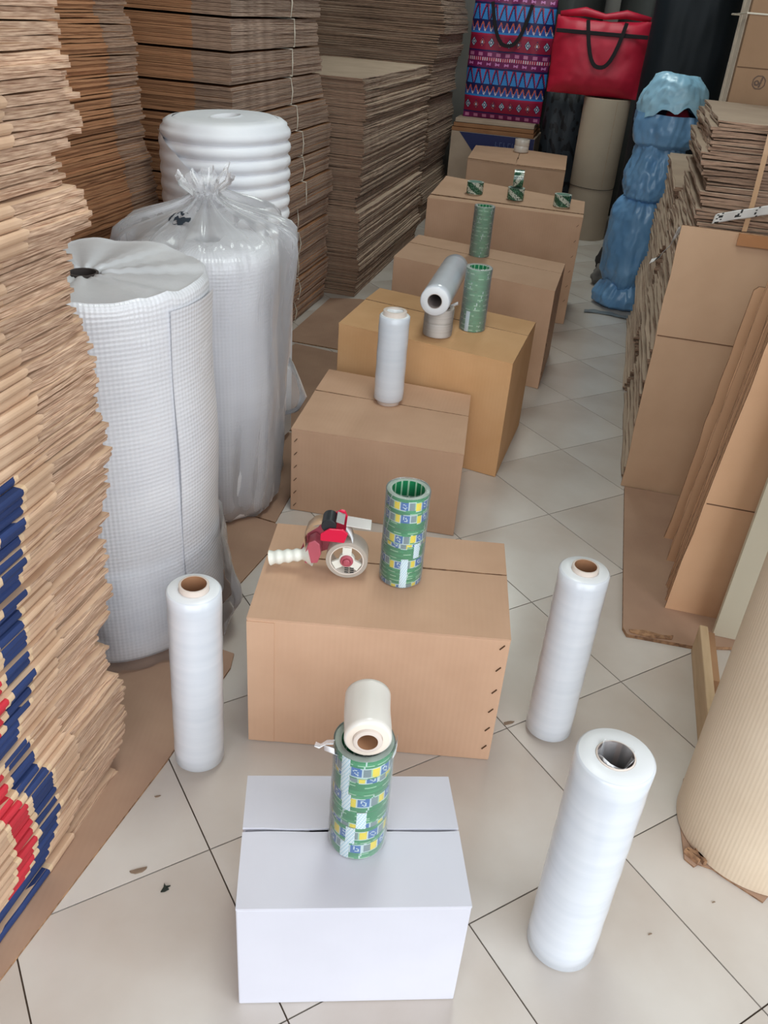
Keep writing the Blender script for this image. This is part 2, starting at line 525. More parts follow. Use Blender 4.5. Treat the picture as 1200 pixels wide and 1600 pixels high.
def carton_mesh(name, x0, x1, y0, y1, th, seed, mats, jit=0.004, nx=5, ny=8, wave=0.0015, edge_m=None, plies=2, notch=True):
    """a folded-flat carton: plies of board with uneven edges. slot 0 faces, slot 1+ edges (edge_m(side, y) picks the slot)"""
    r = random.Random(seed)
    mb = MB()
    t = th / plies
    for k in range(plies):
        ins = r.uniform(0, jit * 1.5)
        pts = []
        for i in range(ny): pts.append((x1, y0 + (y1 - y0) * i / ny, 'x1'))
        for i in range(nx): pts.append((x1 + (x0 - x1) * i / nx, y1, 'y1'))
        for i in range(ny): pts.append((x0, y1 + (y0 - y1) * i / ny, 'x0'))
        for i in range(nx): pts.append((x0 + (x1 - x0) * i / nx, y0, 'y0'))
        n = len(pts)
        out, ph = [], r.uniform(0, 6)
        for (x, y, s) in pts:
            cx, cy = (x0 + x1) / 2, (y0 + y1) / 2
            jx = r.uniform(-jit, jit * .5) - ins
            jy = r.uniform(-jit, jit * .5) - ins
            xx = x + (jx if x > cx else -jx) * (1 if s[0] == 'x' or x in (x0, x1) else 0)
            yy = y + (jy if y > cy else -jy) * (1 if s[0] == 'y' or y in (y0, y1) else 0)
            dz = wave * (math.sin(y * 9 + ph) + math.sin(x * 11 + ph * 2)) + r.uniform(-wave, wave) * .6
            out.append((xx, yy, dz))
        zb, zt = k * t, k * t + t * 0.95
        i0 = mb.add([(x, y, clampz(zb + d, th)) for x, y, d in out] + [(x, y, clampz(zt + d, th, zb + d)) for x, y, d in out])
        mb.face([i0 + q for q in reversed(range(n))], 0)
        mb.face([i0 + n + q for q in range(n)], 0)
        for q in range(n):
            q2 = (q + 1) % n
            side = pts[q][2]
            yy = (pts[q][1] + pts[q2][1]) / 2
            mb.face((i0 + q, i0 + q2, i0 + n + q2, i0 + n + q), 1 if edge_m is None else edge_m(side, yy))
    return mb.mesh(name, mats)

# --- stack beside the camera: printed cartons, far end of the pile towards the rolls
rA = random.Random(3)
TH_A = 0.0178
A_LEN, A_DEP = 0.82, 0.60
# y measured from the far end (0) towards the camera (negative)
def a_print(blue_all):
    def f(side, y):
        if side != 'x1' : return 1
        if blue_all and y < -0.34: return 2
        return 1
    return f
def a_carton(seed, blue_all=False, plain_=False):
    """like carton_mesh but its aisle edge is cut so that the printed bands start and end on an edge loop"""
    r = random.Random(seed)
    mb = MB()
    plies = 2
    t = TH_A / plies
    ys = [-A_LEN, -0.62, -0.55, -0.418, -0.406, -0.356, -0.340, -0.275, -0.265, -0.18, -0.12, -0.06, -0.025, 0.0]
    slot = {}
    for a, b in zip(ys, ys[1:]):
        m_ = (a + b) / 2
        s = 1
        if plain_: s = 1
        elif blue_all and m_ < -0.33: s = 2
        elif -0.406 < m_ < -0.356: s = 3
        elif -0.340 < m_ < -0.275: s = 2
        elif -0.418 < m_ < -0.265: s = 4
        slot[a] = s
    for k in range(plies):
        ph = r.uniform(0, 6)
        dx = r.uniform(-.004, .003)
        pts = [(dx + r.uniform(-.0028, .0028) + .003 * math.sin(y * 6 + ph), y + (r.uniform(-.006, .006) if y > -.01 else r.uniform(-.002, .002)), slot.get(y, 1)) for y in ys]
        pts += [(-0.08 + r.uniform(-.01, .01), r.uniform(-.008, .004), 1), (-0.2, r.uniform(-.008, .004), 1), (-0.4, r.uniform(-.01, .004), 1), (-A_DEP, -.004, 1), (-A_DEP, -A_LEN, 1), (-0.3, -A_LEN, 1)]
        n = len(pts)
        dz = [.0022 * math.sin(y * 7 + ph) + r.uniform(-.0014, .0014) for x, y, s in pts]
        zb, zt = k * t, k * t + t * .95
        i0 = mb.add([(x, y, clampz(zb + d, t * 2)) for (x, y, s), d in zip(pts, dz)] + [(x, y, clampz(zt + d, t * 2, zb + d)) for (x, y, s), d in zip(pts, dz)])
        mb.face([i0 + q for q in reversed(range(n))], 0)
        mb.face([i0 + n + q for q in range(n)], 0)
        for q in range(n):
            q2 = (q + 1) % n
            mb.face((i0 + q, i0 + q2, i0 + n + q2, i0 + n + q), pts[q][2])
    # folded aisle edge towards the camera: one smooth rounded fold over both plies, carrying the print
    fy = [y for y in ys if y <= -0.18]
    pr_ = [(-.012, .0004), (.0015, .0006), (.0045, TH_A * .25), (.0055, TH_A * .5), (.0045, TH_A * .78), (.0015, TH_A - .0005), (-.012, TH_A - .0003)]
    ph = r.uniform(0, 6)
    wv_ = [.0025 * math.sin(y * 8 + ph) for y in fy]
    i0 = mb.add([(x + wv_[a] + (0 if y > -.2 else .0015), y + (r.uniform(-.012, .0) if y > -.2 else r.uniform(-.0015, .0015)), z) for a, y in enumerate(fy) for x, z in pr_])
    P_ = len(pr_)
    for a in range(len(fy) - 1):
        sl_ = slot[fy[a]]
        for b in range(P_ - 1):
            mb.face((i0 + a * P_ + b, i0 + (a + 1) * P_ + b, i0 + (a + 1) * P_ + b + 1, i0 + a * P_ + b + 1), 0 if sl_ == 1 else sl_)
    return mb.mesh('flat_carton', [M_FLAT_TAN, M_FLAT_TAN_EDGE, M_BLUE_PRINT, M_RED_PRINT, M_CREAM_PRINT])
A_MESH = [a_carton(100 + i) for i in range(12)]
A_PLAIN = [a_carton(130 + i, False, True) for i in range(10)]
A_BLUE = [a_carton(150 + i, True) for i in range(3)]
A_END = [(0, 1.185), (0.1, 1.225), (0.16, 1.245), (0.22, 1.23), (0.30, 1.205), (0.42, 1.20), (0.46, 1.245), (0.60, 1.265), (0.75, 1.27), (0.79, 1.30), (0.95, 1.30), (1.02, 1.27), (1.19, 1.24), (1.22, 1.32), (1.27, 1.29), (1.33, 1.26), (1.36, 1.325), (1.42, 1.30), (1.46, 1.275), (1.52, 1.31), (2, 1.30)]
z, k, clus_v, clus_u = 0.0065, 0, 0.0, 0.0
while z < 1.86:
    if k % 4 == 0:
        clus_v, clus_u = rA.uniform(-.014, .014), rA.uniform(-.008, .008)
    me = rA.choice(A_BLUE if k in (0, 1, 2) else A_MESH if z < .87 else A_PLAIN)
    o = put('flat_carton', me, None, W(-0.852 + clus_u + rA.uniform(-.006, .006), interp(A_END, z) + clus_v + rA.uniform(-.006, .006), z), ROOM + rA.uniform(-.005, .005))
    if k in (0, 1, 2): tag(o, 'navy sided folded carton at the very foot of the pile nearest the camera', 'flat carton', 'navy cartons at the foot of the near pile')
    elif z < .87: tag(o, 'tan folded carton with navy and red bands in the lower half of the nearest pile', 'flat carton', 'printed cartons in the near pile')
    else: tag(o, 'plain tan folded carton in the upper half of the pile nearest the camera', 'flat carton', 'plain cartons in the near pile')
    z += TH_A
    k += 1

def pile(name, meshes, z0, z1, th, pos, label, group, seed, ju=0.006, jv=0.008, clus=6, cu_=0.008, cv=0.012, jr=0.006, cat='flat carton'):
    r = random.Random(seed)
    z, k, a, b = z0, 0, 0, 0
    out = []
    while z < z1 - th * .6:
        if k % clus == 0: a, b = r.uniform(-cu_, cu_), r.uniform(-cv, cv)
        u, v = pos(z)
        o = put(name, r.choice(meshes), None, W(u + a + r.uniform(-ju, ju), v + b + r.uniform(-jv, jv), z), ROOM + r.uniform(-jr, jr))
        tag(o, label, cat, group)
        out.append(o)
        z += th
        k += 1
    return out

def mass(name, meshes, z0, z1, th, pos, label, cat, seed, mats, ju=0.006, jv=0.008, clus=6, cu_=0.008, cv=0.012):
    """the cartons past the limit: one joined object of kind stuff"""
    r = random.Random(seed)
    mb = MB()
    base = W(*pos(z0), z0)
    z, k, a, b = 0.0, 0, 0, 0
    u0, v0 = pos(z0)
    while z0 + z < z1 - th * .6:
        if k % clus == 0: a, b = r.uniform(-cu_, cu_), r.uniform(-cv, cv)
        u, v = pos(z0 + z)
        me = r.choice(meshes)
        i = mb.add([(vv.co.x + u - u0 + a + r.uniform(-.0005, .0005), vv.co.y + v - v0 + b, vv.co.z + z) for vv in me.vertices])
        for p in me.polygons: mb.face([i + q for q in p.vertices], p.material_index)
        z += th
        k += 1
    o = mb.build(name, mats, None, base, ROOM)
    return tag(o, label, cat, None, 'stuff')

# --- orange-brown pile behind it (aisle face u=-1.60, far end v=2.90)
TH_B = 0.0145
B_MATS = [M_FLAT_ORANGE, M_FLAT_ORANGE_EDGE, M_FLAT_DULL_EDGE]
b_edge = lambda side, y: 2 if (side == 'x1' and y > -0.16) or side == 'y1' else 1
B_MESH = [carton_mesh('flat_carton', -0.75, 0, -1.0, 0, TH_B, 200 + i, B_MATS, jit=.003, ny=16, nx=3, edge_m=b_edge) for i in range(8)]
B_END = lambda z: (-1.60, interp([(0, 2.98), (0.9, 2.94), (1.1, 2.90), (1.25, 2.86), (1.37, 2.88), (1.45, 2.84), (2, 2.82)], z))
mass('flat_carton_pile_base', B_MESH, 0.0, 0.87, TH_B, B_END, 'lower folded cartons of the orange brown pile behind the bubble wrap', 'flat carton', 21, B_MATS)
pile('flat_carton', B_MESH, 0.87, 1.92, TH_B, B_END, 'orange brown folded carton in the pile behind the wrapped rolls', 'orange brown cartons behind the rolls', 22, jv=.006, clus=7, cv=.016)

# --- tied bundles (aisle face u=-1.58, v 3.59 to 4.9)
TH_C = 0.0142
C_MATS = [M_FLAT_ORANGE, M_FLAT_GREY_EDGE, M_FLAT_ORANGE_EDGE, M_FLAT_DULL_EDGE]
def c_edge(x_split):
    def f(side, y):
        if side == 'y0': return 2
        return 1
    return f
def c_mesh(length, seed):
    r = random.Random(seed)
    mb = MB()
    t = TH_C / 2
    for k in range(2):
        ph = r.uniform(0, 6)
        xs = [0, -.05, -.11, -.17, -.3, -.45, -.78]
        pts = []
        for i in range(8): pts.append((0, length * i / 8, 1))
        for i, x in enumerate((0, -.2, -.5)): pts.append((x, length, 1))
        pts.append((-.78, length, 1))
        for x in reversed(xs[1:]):
            pts.append((x, 0.0, 2 if x < -.17 else 3))
        n = len(pts)
        pts = [(x + r.uniform(-.003, .002), y + r.uniform(-.003, .002), s) for x, y, s in pts]
        dz = [.001 * math.sin(y * 5 + ph) + r.uniform(-.0008, .0008) for x, y, s in pts]
        zb, zt = k * t, k * t + t * .95
        i0 = mb.add([(x, y, clampz(zb + d, t * 2)) for (x, y, s), d in zip(pts, dz)] + [(x, y, clampz(zt + d, t * 2, zb + d)) for (x, y, s), d in zip(pts, dz)])
        mb.face([i0 + q for q in reversed(range(n))], 0)
        mb.face([i0 + n + q for q in range(n)], 0)
        for q in range(n):
            q2 = (q + 1) % n
            mb.face((i0 + q, i0 + q2, i0 + n + q2, i0 + n + q), pts[q][2])
    return mb.mesh('carton', C_MATS)
C_LO = [c_mesh(1.28, 300 + i) for i in range(6)]
C_HI = [c_mesh(1.06, 310 + i) for i in range(6)]
rC = random.Random(31)
z, bi = 0.006, 0
ordn = ['lowest', 'second lowest', 'third lowest', 'fourth lowest', 'fifth lowest', 'sixth lowest', 'seventh lowest', 'eighth lowest', 'ninth lowest', 'tenth lowest', 'eleventh lowest', 'twelfth lowest', 'thirteenth lowest', 'fourteenth lowest', 'fifteenth lowest', 'second from the top', 'topmost']
while z < 1.93:
    n = 8
    hi = z > 0.98
    L = 1.06 if hi else 1.28
    flare = max(0.0, 1.38 - z) * 0.30 if hi else 0.0
    v0 = 3.60 + rC.uniform(-.012, .012)
    uu = -1.585 + rC.uniform(-.01, .01) + (0.0 if hi else 0.015)
    b = thing('carton_bundle', 'tied bundle of folded cartons behind the foam roll, %s in its pile' % ordn[min(bi, 16)], 'carton bundle', W(uu, v0, z), ROOM + rC.uniform(-.008, .008), 'string tied carton bundles')
    for i in range(n):
        o = put('carton', rC.choice(C_HI if hi else C_LO), b, (rC.uniform(-.004, .004), rC.uniform(-.006, .006), i * TH_C), rC.uniform(-.003, .003))
        if hi:
            o.scale = (1, 1 + max(0, min(.24, flare + (0.012 * (n - i)) * (0.6 if z < 1.35 else .2))), 1)
    hb = n * TH_C
    ys = (0.70 if hi else 0.78) + rC.uniform(-.05, .05)
    path = [(.006, ys, .001), (.009 + rC.uniform(0, .004), ys + rC.uniform(-.015, .015), hb * .5), (.005, ys + rC.uniform(-.01, .01), hb + .0), (-.4, ys, hb + .004), (-.782, ys, hb), (-.784, ys, .001), (-.4, ys, .001)]
    MB().tube(path, 0.0034, 6, closed=True).build('string', M_STRING, b)
    z += hb + 0.0095
    bi += 1

# --- flat-topped pile (corner u=-1.40, v=4.93) and the dark one behind
TH_D = 0.0142
D_MATS = [M_FLAT_GREY, M_FLAT_GREY_EDGE, M_FLAT_DULL_EDGE]
d_edge = lambda side, y: 2 if side == 'y0' else 1
D_MESH = [carton_mesh('flat_carton', -0.78, 0, 0, 1.66, TH_D, 400 + i, D_MATS, jit=.004, ny=8, nx=4, wave=.002, edge_m=d_edge) for i in range(8)]
D_POS = lambda z: (-1.405 + .012 * math.sin(z * 9), 4.955 + .014 * math.sin(z * 13))
dl = pile('flat_carton', D_MESH, 0.0, 1.215, TH_D, D_POS, 'greyish folded carton in the waist high flat topped pile beyond the tied bundles', 'cartons in the flat topped pile', 41, ju=.008, jv=.006, clus=7, cu_=.016, cv=.012, jr=.008)
dl[-1]['label'] = 'topmost greyish flat carton closing the waist high pile beyond the tied bundles'
E_MESH = [carton_mesh('flat_carton', -1.15, 0, 0, 1.02, TH_D, 430 + i, D_MATS, jit=.004, ny=6, nx=4, wave=.002, edge_m=d_edge) for i in range(6)]
mass('flat_carton_pile', E_MESH, 0.0, 0.95, TH_D, lambda z: (-1.49 + .02 * math.sin(z * 12), 7.06), 'shadowed lower pile of folded cartons beside the patterned bag', 'flat carton', 44, D_MATS, cu_=.02)
mass('flat_carton_pile', E_MESH, 0.966, 1.95, TH_D, lambda z: (-1.45 + .02 * math.sin(z * 10), 7.02), 'shadowed upper pile of folded cartons beside the patterned bag', 'flat carton', 45, D_MATS, cu_=.02)

# --- piles on the far side of the aisle
TH_R = 0.0195
R_MATS = [M_FLAT_GREY, M_FLAT_GREY_EDGE, M_FLAT_DULL_EDGE]
r_edge = lambda side, y: 2 if side == 'y0' else 1
R_MESH = [carton_mesh('flat_carton', 0, 0.85, 0, 0.90, TH_R, 500 + i, R_MATS, jit=.007, ny=7, nx=7, wave=.003, edge_m=r_edge) for i in range(10)]
R1_POS = lambda z: (interp([(0, .27), (.5, .262), (.9, .275), (1.05, .30), (1.2, .275), (1.34, .29)], z), 3.15)
pile('flat_carton', R_MESH, 0.0, 1.335, TH_R, R1_POS, 'rough edged brown folded carton in the pile behind the tall upright sheet', 'rough cartons behind the upright sheet', 51, ju=.012, jv=.008, clus=4, cu_=.016, cv=.01, jr=.01)
R2_MESH = [carton_mesh('flat_carton', 0, 0.80, 0, 1.18, TH_R, 520 + i, R_MATS, jit=.007, ny=6, nx=3, wave=.003, edge_m=r_edge) for i in range(6)]
mass('flat_carton_pile', R2_MESH, 0.0, 0.985, TH_R, lambda z: (.235 + .05 * z + .014 * math.sin(z * 17), 4.10 ), 'low pile of rough brown cartons next to the blue plastic bag', 'flat carton', 53, R_MATS, cu_=.02, cv=.02)

# ------------------------------------------------------------------ floor sheets of cardboard
def sheet(name, pts, z, th, label, mat=M_SHEET, cat='cardboard sheet', uvs=True, edge=M_KRAFT_EDGE):
    P = [W(u, v) if uvs else Vector((u, v, 0)) for u, v in pts]
    c = sum(P, Vector()) / len(P)
    mb = MB().prism([((p - c).x, (p - c).y) for p in P], 0, th, 0, 1)
    o = mb.build(name, [mat, edge], None, (c.x, c.y, z))
    return tag(o, label, cat)
sheet('cardboard_sheet', [(-0.80, 0.35), (-0.80, 0.69), (-0.757, 1.25), (-0.748, 1.60), (-0.762, 1.655), (-0.80, 1.66), (-1.5, 1.62), (-1.5, 0.35)], 0.0005, 0.006, 'brown cardboard sheet on the floor under the printed carton pile')
sheet('cardboard_sheet', [(-0.905, 1.70), (-0.886, 1.86), (-0.855, 2.20), (-0.85, 2.32), (-1.55, 2.42), (-1.56, 1.72)], 0.0005, 0.005, 'brown cardboard sheet on the floor under the front bubble wrap roll')
sheet('cardboard_sheet', [(-0.905, 2.335), (-0.955, 2.95), (-1.0, 3.02), (-1.58, 3.0), (-1.58, 2.435)], 0.0005, 0.005, 'brown cardboard sheet on the floor between the bagged roll and the tape gun carton')
sheet('cardboard_sheet', [(-0.97, 3.04), (-0.955, 3.95), (-1.45, 4.02), (-1.55, 3.03)], 0.0005, 0.005, 'brown cardboard sheet on the floor beside the tied bundles')
sheet('cardboard_sheet', [(-1.005, 4.03), (-1.005, 4.90), (-1.36, 4.92), (-1.53, 4.85), (-1.53, 4.05)], 0.0005, 0.005, 'brown cardboard sheet on the floor at the foot of the flat topped pile')
sheet('cardboard_sheet', [(0.274, 3.07), (0.280, 2.6), (0.287, 2.15), (0.30, 2.12), (0.49, 2.13), (0.62, 2.17), (1.35, 2.2), (1.35, 3.07)], 0.0005, 0.012, 'brown folded carton flat on the floor below the upright sheets')
# torn strip on its corner
t = MB().prism([(0, 0), (.05, .012), (.10, .006), (.13, .016), (.125, -.004), (.06, -.016), (.004, -.012)], 0, .004)
tag(t.build('torn_strip', M_KRAFT_EDGE, None, W(.305, 2.14, .013), ROOM), 'torn pale strip of cardboard on the corner of the floor carton', 'scrap')

# ------------------------------------------------------------------ closed cartons in a row
def rect_from(FL, FR, BL, BR): return [Vector((x, y, 0)) for x, y in (FL, FR, BR, BL)]

def seg_slab(mb, a, b, c, d, z, th, m=0, ms=0, lift=(0, 0, 0, 0), jag=0.0, seed=0):
    """thin flap a-b-c-d (a,b on the hinge side, c,d on the free edge), free edge a little uneven"""
    r = random.Random(seed)
    n = 10
    lo, hi = [], []
    ring = [a.lerp(b, i / n) + Vector((0, 0, lift[0] + (lift[1] - lift[0]) * i / n)) for i in range(n + 1)]
    nrm = ((b - a).normalized()).cross(Vector((0, 0, 1)))
    ring2 = [c.lerp(d, i / n) + Vector((0, 0, lift[2] + (lift[3] - lift[2]) * i / n)) + nrm * r.uniform(-jag, jag) for i in range(n + 1)]
    pts = ring + ring2
    N = len(pts)
    i0 = mb.add([p + Vector((0, 0, z)) for p in pts] + [p + Vector((0, 0, z + th)) for p in pts])
    k = n + 1
    for i in range(n):
        j = 2 * k - 1 - i
        mb.face((i0 + i, i0 + j, i0 + j - 1, i0 + i + 1), m)
        mb.face((i0 + N + i, i0 + N + i + 1, i0 + N + j - 1, i0 + N + j), m)
    for i in range(N):
        i2 = (i + 1) % N
        mb.face((i0 + i, i0 + i2, i0 + N + i2, i0 + N + i), m if i < n else ms)
    return mb

def carton(label, FL, FR, BL, BR, h, mat, edge, seam=0.5, gap=0.004, lift=0.002, staples=None, tab=None, seed=0, front_lift=(0, 0), mode='long', back_lift=0.0, inner_drop=0.001):
    c = (Vector(FL + (0,)) + Vector(FR + (0,)) + Vector(BL + (0,)) + Vector(BR + (0,))) / 4
    q = [Vector(p + (0,)) - c for p in (FL, FR, BR, BL)]
    ang = math.atan2((q[1] - q[0]).y, (q[1] - q[0]).x)
    Rm = Matrix.Rotation(-ang, 3, 'Z')
    q = [Rm @ p for p in q]
    FLv, FRv, BRv, BLv = q
    t = thing('shipping_carton', label, 'carton', (c.x, c.y, 0), ang)
    # body: four walls with thickness and a bottom
    wth = 0.006
    ctr = Vector((0, 0, 0))
    inn = [p + (ctr - p).normalized() * wth * 1.5 for p in q]
    mb = MB()
    i0 = mb.add([p + Vector((0, 0, .001)) for p in q] + [p + Vector((0, 0, h)) for p in q] + [p + Vector((0, 0, h)) for p in inn] + [p + Vector((0, 0, .008)) for p in inn])
    mb.face([i0 + k for k in (3, 2, 1, 0)])
    for k in range(4):
        k2 = (k + 1) % 4
        mb.face((i0 + k, i0 + k2, i0 + 4 + k2, i0 + 4 + k))
        mb.face((i0 + 4 + k, i0 + 4 + k2, i0 + 8 + k2, i0 + 8 + k), 0)
        mb.face((i0 + 8 + k, i0 + 8 + k2, i0 + 12 + k2, i0 + 12 + k), 1)
    mb.face([i0 + 12 + k for k in range(4)], 1)
    mb.build('body', [mat, edge], t, bevel=0.003)
    th = 0.005
    if mode == 'long':
        ml, mr = FLv.lerp(BLv, seam), FRv.lerp(BRv, seam)
        off = (BLv - FLv).normalized() * (gap / 2)
        seg_slab(MB(), FLv, FRv, mr - off, ml - off, h, th, 0, 1, (front_lift[0], front_lift[1], lift, lift), .0012, seed).build('front_flap', [mat, edge], t)
        seg_slab(MB(), BRv, BLv, ml + off, mr + off, h, th, 0, 1, (0, back_lift, lift * 1.5, lift), .0012, seed + 1).build('rear_flap', [mat, edge], t)
        # short flaps just below
        for s, (a, b, e, d) in (('l', (BLv, FLv, FLv.lerp(FRv, .3), BLv.lerp(BRv, .3))), ('r', (FRv, BRv, BLv.lerp(BRv, .7), FLv.lerp(FRv, .7)))):
            a, b, e, d = (Vector((p.x * .965, p.y * .965, 0)) for p in (a, b, e, d))
            seg_slab(MB(), a, b, e, d, h - th - inner_drop, th, 0, 1, (0, 0, -inner_drop, -inner_drop), 0, seed + 2).build('inner_flap', [mat, edge], t)
    else:
        mf, mk = FLv.lerp(FRv, seam), BLv.lerp(BRv, seam)
        off = (FRv - FLv).normalized() * (gap / 2)
        seg_slab(MB(), BLv, FLv, mf - off, mk - off, h, th, 0, 1, (0, 0, -.004, lift), .001, seed).build('side_flap', [mat, edge], t)
        seg_slab(MB(), FRv, BRv, mk + off, mf + off, h, th, 0, 1, (0, 0, lift, -.004), .001, seed + 1).build('side_flap', [mat, edge], t)
        for s, (a, b, e, d) in (('f', (FLv, FRv, FRv.lerp(BRv, .45), FLv.lerp(BLv, .45))), ('b', (BRv, BLv, BLv.lerp(FLv, .45), BRv.lerp(FRv, .45)))):
            seg_slab(MB(), a, b, e, d, h - th - .006, th, 0, 1, (0, 0, 0, 0), 0, seed + 2).build('inner_flap', [mat, edge], t)
    if tab:
        x0 = FLv.x + (FRv.x - FLv.x) * tab[0]
        x1 = FLv.x + (FRv.x - FLv.x) * tab[1]
        y = FLv.y
        MB().box(x0, x1, y - .0022, y + .001, .004, h - .004).build('glue_tab', mat, t)
    for st in (staples or []):
        # (fraction along the front edge, z fraction, side)
        fx, fz, side = st
        if side == 'f':
            p = FLv.lerp(FRv, fx) + Vector((0, -.0012, h * fz)); T = Matrix.Translation(p) @ Matrix.Rotation(R(-52), 4, 'Y')
            mb = MB().box(-.008, .008, -.0012, .0012, -.0011, .0011, T=T)
        else:
            a, b = (FRv, BRv)
            d = (b - a).normalized()
            p = a.lerp(b, fx) + Vector((.0012, 0, h * fz))
            T = Matrix.Translation(p) @ Matrix.Rotation(math.atan2(d.y, d.x), 4, 'Z') @ Matrix.Rotation(R(-52), 4, 'Y')
            mb = MB().box(-.008, .008, -.0012, .0012, -.0011, .0011, T=T)
        mb.build('staple', M_STAPLE, t)
    return t

carton('white carton lying nearest the camera with a tape stack on its seam', (-.191, .842), (.203, .882), (-.221, 1.120), (.169, 1.158), .280, M_WHITE_BOARD, M_WHITE_BOARD, seam=.54, gap=.006, lift=.004, seed=1)
carton('tan carton carrying the tape gun and a printed tape stack', (-.287, 1.477), (.306, 1.474), (-.277, 1.877), (.322, 1.868), .379, M_KRAFT, M_KRAFT_EDGE, seam=.62, seed=3, lift=.003, gap=.005, tab=(.0, .105),
       staples=[(.972, z, 'f') for z in (.95, .78, .60, .44, .28, .12)])
carton('tan carton carrying one small upright film roll', (-.336, 2.577), (.248, 2.487), (-.262, 3.130), (.293, 2.985), .318, M_KRAFT, M_KRAFT_EDGE, seam=.60, seed=5,
       staples=[(.028, z, 'f') for z in (.88, .72, .56, .40, .24, .08)])
carton('golden tan carton carrying a lying film roll and a green tape stack', (-.240, 3.238), (.427, 2.945), (-.100, 3.758), (.568, 3.448), .472, M_KRAFT_WARM, M_KRAFT_EDGE, seam=.62, seed=7, lift=.004)
carton('brown carton carrying a single green tape stack further back', (-.055, 4.282), (.705, 3.893), (.066, 4.786), (.826, 4.410), .483, M_KRAFT, M_KRAFT_EDGE, seam=.60, seed=9, lift=.003,
       staples=[(.06, z, 's') for z in (.9, .75, .6, .45, .3, .15)])
carton('brown carton carrying four loose printed tape rolls', (.103, 5.150), (.978, 4.940), (.221, 5.72), (1.066, 5.425), .613, M_KRAFT, M_KRAFT_EDGE, seam=.15, seed=11, gap=.026, lift=.004, back_lift=.035, inner_drop=.05,
       staples=[(.975, z, 'f') for z in (.93, .79, .65, .51, .37, .23)])
carton('farthest brown carton carrying one clear tape roll', (.415, 6.90), (1.130, 6.68), (.515, 7.62), (1.250, 7.43), .597, M_KRAFT, M_KRAFT_EDGE, seam=.50, seed=13, gap=.008, lift=.010, mode='short')

# ------------------------------------------------------------------ stretch-film rolls
def film_roll_parts(parent, r, h, core_o, core_i, prot, m_film=M_FILM, m_core=M_CORE, m_end=M_FILM_END, T=None, dent=False, seed=0):
    zb, zt = prot, h - prot
    e = 0.004
    prof = [(core_o + .0005, zb), (r - e, zb), (r, zb + e)]
    n = 14
    for k in range(1, n): prof.append((r, zb + e + (zt - zb - 2 * e) * k / n))
    prof += [(r, zt - e), (r - e, zt), (core_o + .0005, zt)]
    rf = lambda a, rr, z: (rr + (0.0006 * math.sin(z * 70 + seed + a) if rr > core_o + .003 else 0), z)
    MB().lathe(prof, 64, rf=rf, mf=lambda a, rr, z: 0 if rr > r - e * .6 else 1, closed=True, T=T).build('film', [m_film, m_end], parent, smooth=True, ang=50)
    cp = [(core_i, 0), (core_o - .001, 0), (core_o, .001), (core_o, h - .001), (core_o - .001, h), (core_i, h)]
    MB().lathe(cp, 40, closed=True, mf=lambda a, rr, z: 0 if rr < core_i + .0006 else 1, T=T).build('core', [m_core, M_CORE_RIM], parent, smooth=True, ang=50)

def standing_roll(label, x, y, z, r, h, core_o, core_i, prot, tilt=0.0, **kw):
    t = thing('stretch_film_roll', label, 'film roll', (x, y, z))
    t.rotation_euler = (0, tilt, 0)
    film_roll_parts(t, r, h, core_o, core_i, prot, **kw)
    return t
standing_roll('white stretch film roll standing on the floor beside the bubble wrap roll', -.392, 1.406, .001, .0575, .518, .0315, .0265, .013, tilt=.02, seed=1)
standing_roll('white stretch film roll standing on the floor behind the thick one', .467, 1.595, .001, .058, .516, .0305, .0255, .011, seed=2)
fr = standing_roll('thick white stretch film roll standing nearest the camera with film tucked into its core', .421, 1.016, .001, .067, .528, .0335, .031, .002, m_core=M_CORE_GREY, seed=3)
# film tail tucked into the top of the core
mb = MB()
rr_ = random.Random(5)
for k in range(3):
    a0 = k * 2.0
    mb.grid(14, 6, lambda i, j, k=k, a0=a0: ((.029 - .006 * k * j + .003 * math.sin(i * 17 + k)) * math.cos(a0 + i * 2.4), (.029 - .006 * k * j + .003 * math.cos(i * 13)) * math.sin(a0 + i * 2.4), .531 - .05 * j + .005 * math.sin(i * 9 + k)))
mb.build('film_tail', M_CLEAR, fr, smooth=True, ang=180)
sm = standing_roll('small clear film roll standing on the second tan carton', -.018, 2.854, .3245, .0535, .345, .041, .030, .016, m_core=M_CORE_RIM, seed=4)
MB().lathe([(.0, .328), (.012, .331), (.024, .335), (.0295, .340)], 24, rf=lambda a, r, z: (r, z + .002 * math.sin(3 * a))).build('end_plug', M_FILM_END, sm, smooth=True, ang=180)

def lying_roll(label, c, d, r, L, core_o, core_i, prot, **kw):
    """axis horizontal along d (unit), c: centre of the near end"""
    t = thing('stretch_film_roll', label, 'film roll', (c[0], c[1], c[2] - r))
    ax = Vector(d).normalized()
    T = Matrix.Translation((0, 0, r)) @ Vector((0, 0, 1)).rotation_difference(ax).to_matrix().to_4x4()
    film_roll_parts(t, r, L, core_o, core_i, prot, T=T, **kw)
    return t
lying_roll('short cream film roll lying on top of the nearest tape stack', (.004, .953, .5765), (-.06, 1, .0), .0385, .115, .0235, .0165, .006, m_film=M_FILM_CREAM, m_end=plain('cream_end', (232, 218, 204), .5))
lying_roll('long white film roll lying across the clear tape pile', (.123, 3.065, .6475), (.18, .98, 0), .0555, .50, .0275, .0255, .0005, m_core=M_CORE_GREY, seed=6)

